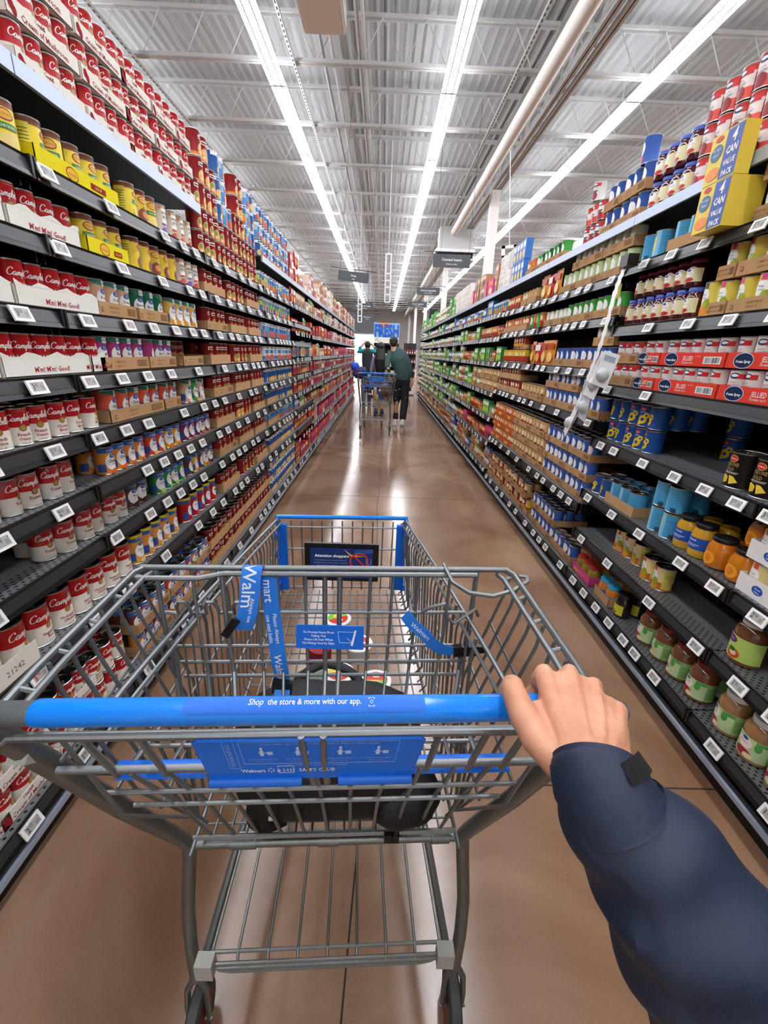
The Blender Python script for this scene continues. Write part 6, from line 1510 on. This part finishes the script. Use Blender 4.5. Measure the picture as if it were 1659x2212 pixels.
# palm body fills between the bones, underside resting on the bar
sph_tube(h, [(.188, .285, 1.074), (.202, .325, 1.0775), (.208, .352, 1.079)], [.026, .033, .031], flat=.42)
sph_tube(h, [(.218, .290, 1.068), (.232, .320, 1.070)], [.014, .0135])
sph_tube(h, [(.172, .30, 1.074), (.185, .345, 1.077)], [.018, .018], flat=.6)
F = [[MC[0], (.1825, .3850, 1.067), (.180, .3875, 1.050), (.176, .379, 1.038), (.170, .368, 1.035)],
     [MC[1], (.2085, .3855, 1.068), (.2065, .3890, 1.050), (.204, .380, 1.037), (.201, .367, 1.034)],
     [MC[2], (.2285, .3725, 1.066), (.2280, .3780, 1.050), (.226, .370, 1.037), (.221, .357, 1.034)],
     [MC[3], (.2445, .3500, 1.060), (.2455, .3570, 1.048), (.243, .354, 1.037), (.238, .344, 1.035)]]
for i in range(3): sph_tube(h, [(Vector(MC[i])+Vector(MC[i+1]))/2+Vector((0, -.004, -.003)), (Vector(F[i][1])+Vector(F[i+1][1]))/2+Vector((0, -.001, 0)), (Vector(F[i][2])+Vector(F[i+1][2]))/2], [.0100, .0088, .0075])
FR = [(.0112, .0100, .0092, .0086, .0078), (.0112, .0100, .0094, .0088, .0080), (.0104, .0096, .0090, .0084, .0076), (.0094, .0084, .0078, .0074, .0068)]
for p, r in zip(F, FR): sph_tube(h, p, r)
# thumb: from the wrist side, over the bar beside the index finger, tip bent down in front
sph_tube(h, [(.166, .282, 1.070), (.152, .302, 1.074), (.1445, .322, 1.0805), (.1425, .342, 1.0835), (.1430, .355, 1.0825), (.1465, .366, 1.078), (.1500, .373, 1.071)], [.0165, .0155, .0140, .0128, .0120, .0112, .0090], flat=.95)
sph_tube(h, [(.172, .278, 1.068), (.160, .308, 1.072), (.164, .333, 1.076)], [.018, .0155, .0105])
# index fingertip peeking beside the thumb tip
sph_tube(h, [(.170, .372, 1.037), (.1625, .368, 1.043)], [.0078, .0068])
# wrist and forearm inside the sleeve
sph_tube(h, [(.190, .280, 1.074), (.187, .262, 1.070), (.195, .245, 1.056), (.225, .225, 1.035), (.255, .20, .99)], [.0270, .0265, .0275, .031, .036], flat=.78)
hand = fuse('hand', h, SKIN, .0016, 5, pe, me_root, .6)
# fine creases and tendons
me = hand.data
co = np.empty(len(me.vertices)*3, dtype=np.float32); me.vertices.foreach_get('co', co); co = co.reshape(-1, 3)
nr = np.array([v.normal[:] for v in me.vertices], dtype=np.float32)
def seg_d(p, a, b):
    a = np.array(a); b = np.array(b); t = np.clip(((p-a) @ (b-a))/((b-a) @ (b-a)), 0, 1); return np.linalg.norm(p-(a+t[:, None]*(b-a)), axis=1)
disp = np.zeros(len(co), dtype=np.float32); upm = np.clip(nr[:, 2]*1.5, 0, 1)
for a, b, w_, d_ in [(wb[i], MC[i], .0035, .0011) for i in range(4)]:
    a = np.array(a)+(0, 0, .013); b = np.array(b)+(0, -.006, .011); disp += np.exp(-(seg_d(co, a, b)/w_)**2)*d_*upm
for i in range(3):      # hollows between the knuckles
    c = (np.array(MC[i])+np.array(MC[i+1]))/2+(-.001, .004, .009); disp -= np.exp(-(np.linalg.norm(co-c, axis=1)/.008)**2)*.0022
    c2 = (np.array(MC[i])*.7+np.array(wb[i])*.3+np.array(MC[i+1])*.7+np.array(wb[i+1])*.3)/2+(0, 0, .012); disp -= np.exp(-(np.linalg.norm(co-c2, axis=1)/.010)**2)*.0006
for m_ in MC: disp += np.exp(-(np.linalg.norm(co-(np.array(m_)+(0, .002, .010)), axis=1)/.008)**2)*.0012
for k in range(5):      # skin folds at the thumb web
    c = np.array((.1585-.0015*k, .330+.004*k, 1.088)); disp -= np.exp(-(seg_d(co, c+(-.006, -.003, 0), c+(.006, .002, 0))/.0011)**2)*.0007
for k in range(3):      # thumb joint folds
    c = np.array((.1425, .350+.0035*k, 1.094)); disp -= np.exp(-(seg_d(co, c+(-.007, 0, -.002), c+(.007, 0, -.002))/.0008)**2)*.00045
veins = [((.190, .285, 1.095), (.198, .335, 1.099)), ((.198, .335, 1.099), (.219, .350, 1.097)), ((.205, .29, 1.092), (.222, .335, 1.094))]
for a, b in veins: disp += np.exp(-(seg_d(co, a, b)/.0022)**2)*.0006*upm
co = co+nr*disp[:, None]; me.vertices.foreach_set('co', co.astype(np.float32).ravel()); me.update()
# jacket sleeve
SLV = mat('navy_shell_fabric', '232b3d', rough=.55, spec=.35, bump=.12, bscale=500, var=.06)
def sleeve_mb(P_, R_, seg=56, n=70, folds=1.0, t0=0.0, inner=True):
    pts = crom([tuple(p)+(r,) for p, r in zip(P_, R_)], n//(len(P_)-1)); mb = MB(); m_ = len(pts); U = Vector((0, 0, 1))
    for i, p in enumerate(pts):
        c = Vector(p[:3]); t = (Vector(pts[min(i+1, m_-1)][:3])-Vector(pts[max(i-1, 0)][:3])).normalized(); a = t.cross(U).normalized(); b = a.cross(t).normalized(); s_ = i/(m_-1)
        for k in range(seg):
            q = 2*PI*k/seg; d = a*math.cos(q)+b*math.sin(q)
            amp = folds*min(1, s_*5)*p[3]
            f = .16*math.sin(9*s_*PI+2.2*math.sin(q*1.0+1)+q)*(.5+.5*math.sin(q*2+3*s_))+.10*math.sin(17*s_*PI-1.7*q+.8)+.30*noise.noise(c*16+d*.6)
            mb.v.append(tuple(c+d*(p[3]+amp*f*.55)))
    for i in range(m_-1):
        for k in range(seg): mb.f.append([i*seg+k, i*seg+(k+1) % seg, (i+1)*seg+(k+1) % seg, (i+1)*seg+k]); mb.c.append((1, 1, 1, 1)); mb.m.append(0)
    return mb
SP = [(.1915, .2535, 1.0715), (.198, .244, 1.058), (.2245, .229, 1.034), (.256, .204, .992), (.284, .175, .943), (.312, .139, .888), (.335, .09, .83), (.36, .02, .80), (.36, -.08, .86), (.33, -.20, 1.02), (.29, -.30, 1.2)]
SR = [.0365, .0425, .0525, .0605, .0655, .0680, .0660, .066, .066, .068, .07]
a = sleeve_mb(SP, SR, n=110, folds=1.1); sl = a.obj('jacket_sleeve', SLV, pe, smooth=True); sl.location = tuple(-q for q in me_root)
a = sleeve_mb([(.1895, .2715, 1.0810), (.1890, .2640, 1.0775), (.1925, .2520, 1.0680), (.200, .2410, 1.0555)], [.0345, .0372, .0392, .0412], n=15, folds=.18)
inn = sleeve_mb([(.1895, .2715, 1.0810), (.1890, .2640, 1.0775), (.196, .246, 1.062)], [.0345, .0335, .0325], n=8, folds=.0); inn.f = [f[::-1] for f in inn.f]; a.add(inn.v, inn.f)
cu = a.obj('cuff', SLV, sl, smooth=True)
a = MB(); rows = []
for j in range(5):
    for i in range(9):
        q = math.radians(78+50*i/8); c = Vector((.1890, .2680, 1.0800)).lerp(Vector((.1945, .2485, 1.0655)), -.05+.62*j/4); t = Vector((.4, -.75, -.6)).normalized(); A = t.cross(Vector((0, 0, 1))).normalized(); B = A.cross(t); R_ = .0372+.0036*j/4
        rows.append(tuple(c+(A*math.cos(q)+B*math.sin(q))*R_))
a.add(rows, [(j*9+i, j*9+i+1, (j+1)*9+i+1, (j+1)*9+i) for j in range(4) for i in range(8)]); a.obj('cuff_tab', mat('black_velcro', '0c0d10', rough=.95, bump=.6, bscale=900), sl, smooth=True)

# --- people down the aisle
def shoe(mb, x, y, z, s=1.0):
    ellip(mb, (x, y, z+.045), (.052, .14, .045)); ellip(mb, (x, y-.07, z+.07), (.042, .06, .055)); mb.box(x-.05, x+.05, y-.13, y+.13, z, z+.025)
SKIN2 = mat('skin_far', 'c79a80', rough=.5)
SWT = mat('green_sweater', '2f4a48', rough=.8, bump=.3, bscale=200, var=.1, vscale=12)
def speck_mat():
    m = bpy.data.materials.new('speckled_trousers'); m.use_nodes = True; nt = m.node_tree; b = nt.nodes['Principled BSDF']; L = nt.links.new
    tc = nt.nodes.new('ShaderNodeTexCoord'); v = nt.nodes.new('ShaderNodeTexVoronoi'); v.inputs['Scale'].default_value = 8.5; L(tc.outputs['Object'], v.inputs['Vector'])
    lt = nt.nodes.new('ShaderNodeMath'); lt.operation = 'LESS_THAN'; lt.inputs[1].default_value = .13; L(v.outputs['Distance'], lt.inputs[0]); mx = nt.nodes.new('ShaderNodeMix'); mx.data_type = 'RGBA'; mx.inputs[6].default_value = hx('14151c'); mx.inputs[7].default_value = hx('d8d8dc'); L(lt.outputs[0], mx.inputs[0]); L(mx.outputs[2], b.inputs['Base Color']); b.inputs['Roughness'].default_value = .8
    return m
r0 = (.38, 9.15, 0)
man = thing('person', 'man in dark green sweater and speckled black trousers walking beside the second cart', 'person', r0)
a = MB(); ellip(a, (.20, 9.30, 1.60), (.078, .098, .105)); sph_tube(a, [(.20, 9.29, 1.55), (.215, 9.26, 1.44)], [.058, .06]); ellip(a, (.20, 9.405, 1.585), (.016, .022, .02)); ellip(a, (.20, 9.37, 1.53), (.04, .03, .03))
for sx in (-1, 1): ellip(a, (.20+sx*.08, 9.29, 1.585), (.012, .022, .034))
sph_tube(a, [(.215, 9.27, 1.42), (.33, 9.2, 1.2), (.37, 9.12, 1.0)], [.06, .07, .07]); 
def hand_far(mb, x, y, z, dx=0, dy=.0, dz=-1):
    d = Vector((dx, dy, dz)).normalized(); c = Vector((x, y, z)); s_ = d.cross(Vector((0, 1, 0))).normalized() if abs(d.y) < .9 else Vector((1, 0, 0))
    sph_tube(mb, [c, c+d*.07], [.030, .034], flat=.5)
    for i in range(4): o_ = s_*(-.026+.0173*i); sph_tube(mb, [c+d*.08+o_, c+d*(.12+.008*(i in (1, 2)))+o_*1.1, c+d*.145+o_*1.0+Vector((0, .015, 0))], [.009, .0085, .007], seg=8)
    sph_tube(mb, [c+d*.02+s_*.03, c+d*.06+s_*.05, c+d*.095+s_*.052], [.012, .010, .008], seg=8)
hand_far(a, .125, 9.06, 1.07, -.1, .5, -.5); sph_tube(a, [(.105, 8.98, 1.11), (.125, 9.06, 1.07)], [.03, .027]); hand_far(a, .575, 9.14, .90, .05, .1, -1); sph_tube(a, [(.565, 9.14, 1.02), (.575, 9.14, .90)], [.032, .028])
for x in (.31, .455): sph_tube(a, [(x, 9.15, .90), (x, 9.16, .5), (x-.01, 9.15, .1)], [.06, .045, .035])
fuse('body', a, SKIN2, .010, 3, man, r0)
a = MB(); sph_tube(a, [(.40, 9.13, .96), (.385, 9.16, 1.10), (.33, 9.22, 1.26), (.285, 9.27, 1.37)], [.150, .162, .185, .150], flat=.72, up=(0, 1, 0)); ellip(a, (.215, 9.27, 1.415), (.085, .08, .045))
sph_tube(a, [(.14, 9.27, 1.385), (.095, 9.16, 1.25), (.085, 9.04, 1.14), (.112, 9.00, 1.10)], [.068, .062, .054, .042]); sph_tube(a, [(.42, 9.24, 1.365), (.505, 9.17, 1.22), (.555, 9.13, 1.06), (.567, 9.14, .98)], [.072, .066, .054, .042]); sph_tube(a, [(.16, 9.28, 1.40), (.42, 9.25, 1.375)], [.065, .07])
fuse('sweater', a, SWT, .010, 4, man, r0)
a = MB(); sph_tube(a, [(.40, 9.14, .99), (.39, 9.14, .90)], [.142, .155], flat=.75, up=(0, 1, 0))
sph_tube(a, [(.315, 9.14, .88), (.305, 9.19, .50), (.300, 9.16, .17)], [.094, .078, .068]); sph_tube(a, [(.460, 9.14, .88), (.470, 9.13, .50), (.440, 9.02, .17)], [.096, .080, .070]); fuse('trousers', a, speck_mat(), .010, 4, man, r0)
a = MB(); shoe(a, .295, 9.20, .0); fuse('shoe', a, WHITEPL, .008, 3, man, r0); a = MB(); shoe(a, .435, 9.06, .03); fuse('shoe', a, WHITEPL, .008, 3, man, r0)
a = MB(); ellip(a, (.20, 9.285, 1.625), (.085, .10, .092)); ellip(a, (.20, 9.24, 1.58), (.070, .06, .065)); fuse('hair', a, mat('dark_hair', '17130f', rough=.6, bump=.5, bscale=300), .008, 3, man, r0)
r0 = (-.05, 10.3, 0)
wm = thing('person', 'woman with long black hair standing before the FRESH display', 'person', r0)
a = MB(); ellip(a, (-.06, 10.34, 1.50), (.075, .095, .10)); sph_tube(a, [(-.06, 10.33, 1.45), (-.06, 10.33, 1.32)], [.045, .05]); ellip(a, (-.06, 10.44, 1.49), (.014, .02, .018)); sph_tube(a, [(-.06, 10.32, 1.28), (-.06, 10.3, 1.0)], [.08, .08])
for sx in (-1, 1): sph_tube(a, [(-.06+sx*.075, 10.3, .86), (-.06+sx*.07, 10.31, .48), (-.06+sx*.07, 10.3, .08)], [.06, .045, .03]); hand_far(a, -.06+sx*.215, 10.34, .90, sx*.05, .1, -1); sph_tube(a, [(-.06+sx*.20, 10.32, 1.02), (-.06+sx*.215, 10.34, .90)], [.028, .024])
fuse('body', a, SKIN2, .010, 3, wm, r0)
a = MB(); sph_tube(a, [(-.06, 10.3, .97), (-.06, 10.31, 1.12), (-.06, 10.32, 1.27)], [.13, .125, .14], flat=.65, up=(0, 1, 0)); sph_tube(a, [(-.19, 10.32, 1.29), (-.235, 10.31, 1.12), (-.255, 10.32, 1.0)], [.05, .045, .038]); sph_tube(a, [(.07, 10.32, 1.29), (.115, 10.31, 1.12), (.14, 10.32, 1.0)], [.05, .045, .038]); fuse('top', a, mat('lilac_cloth', '8f86a0', rough=.8), .010, 4, wm, r0)
a = MB(); sph_tube(a, [(-.06, 10.3, .95), (-.06, 10.3, .86)], [.12, .135], flat=.8, up=(0, 1, 0)); [sph_tube(a, [(-.06+sx*.07, 10.3, .85), (-.06+sx*.07, 10.31, .48), (-.06+sx*.07, 10.3, .10)], [.085, .065, .05]) for sx in (-1, 1)]; fuse('trousers', a, mat('denim', '27406a', rough=.8), .010, 4, wm, r0)
a = MB(); shoe(a, -.13, 10.33, 0); fuse('shoe', a, BLK, .008, 2, wm, r0); a = MB(); shoe(a, .01, 10.33, 0); fuse('shoe', a, BLK, .008, 2, wm, r0)
a = MB(); ellip(a, (-.06, 10.32, 1.52), (.092, .11, .105)); sph_tube(a, [(-.06, 10.26, 1.46), (-.06, 10.20, 1.25), (-.055, 10.19, 1.06)], [.095, .135, .115], flat=.5, up=(0, 1, 0)); fuse('hair', a, mat('black_hair', '0f0e0e', rough=.45, bump=.6, bscale=120), .008, 3, wm, r0)
r0 = (-.43, 12.6, 0)
tp = thing('person', 'person in teal shirt and black vest with both hands raised to the head', 'person', r0)
a = MB(); ellip(a, (-.43, 12.62, 1.56), (.075, .092, .10)); sph_tube(a, [(-.43, 12.6, 1.50), (-.43, 12.6, 1.3)], [.05, .06]); ellip(a, (-.43, 12.72, 1.55), (.014, .02, .018)); sph_tube(a, [(-.43, 12.6, 1.3), (-.43, 12.6, .95)], [.09, .09])
for sx in (-1, 1): sph_tube(a, [(-.43+sx*.22, 12.62, 1.48), (-.43+sx*.12, 12.66, 1.60)], [.034, .028]); hand_far(a, -.43+sx*.12, 12.66, 1.60, -sx*.8, 0, .5); sph_tube(a, [(-.43+sx*.08, 12.6, .86), (-.43+sx*.08, 12.6, .08)], [.06, .035])
fuse('body', a, SKIN2, .012, 3, tp, r0)
a = MB(); sph_tube(a, [(-.59, 12.6, 1.42), (-.43, 12.6, 1.43), (-.27, 12.6, 1.42)], [.06, .075, .06]); [sph_tube(a, [(-.43+sx*.16, 12.6, 1.42), (-.43+sx*.25, 12.6, 1.40), (-.43+sx*.21, 12.62, 1.50)], [.062, .058, .045]) for sx in (-1, 1)]; fuse('shirt', a, mat('teal_cloth', '187f88', rough=.7), .012, 4, tp, r0)
a = MB(); sph_tube(a, [(-.43, 12.6, .96), (-.43, 12.6, 1.2), (-.43, 12.6, 1.36)], [.135, .15, .15], flat=.72, up=(0, 1, 0)); fuse('vest', a, mat('charcoal_cloth', '2a3034', rough=.8), .012, 3, tp, r0)
a = MB(); [sph_tube(a, [(-.43+sx*.08, 12.6, .92), (-.43+sx*.08, 12.6, .5), (-.43+sx*.08, 12.6, .10)], [.10, .075, .06]) for sx in (-1, 1)]; fuse('trousers', a, BLK, .012, 4, tp, r0)
for sx in (-1, 1): a = MB(); shoe(a, -.43+sx*.08, 12.62, 0); fuse('shoe', a, BLK, .010, 2, tp, r0)
a = MB(); ellip(a, (-.43, 12.6, 1.585), (.083, .095, .095)); fuse('hair', a, MATS['dark_hair'], .010, 3, tp, r0)
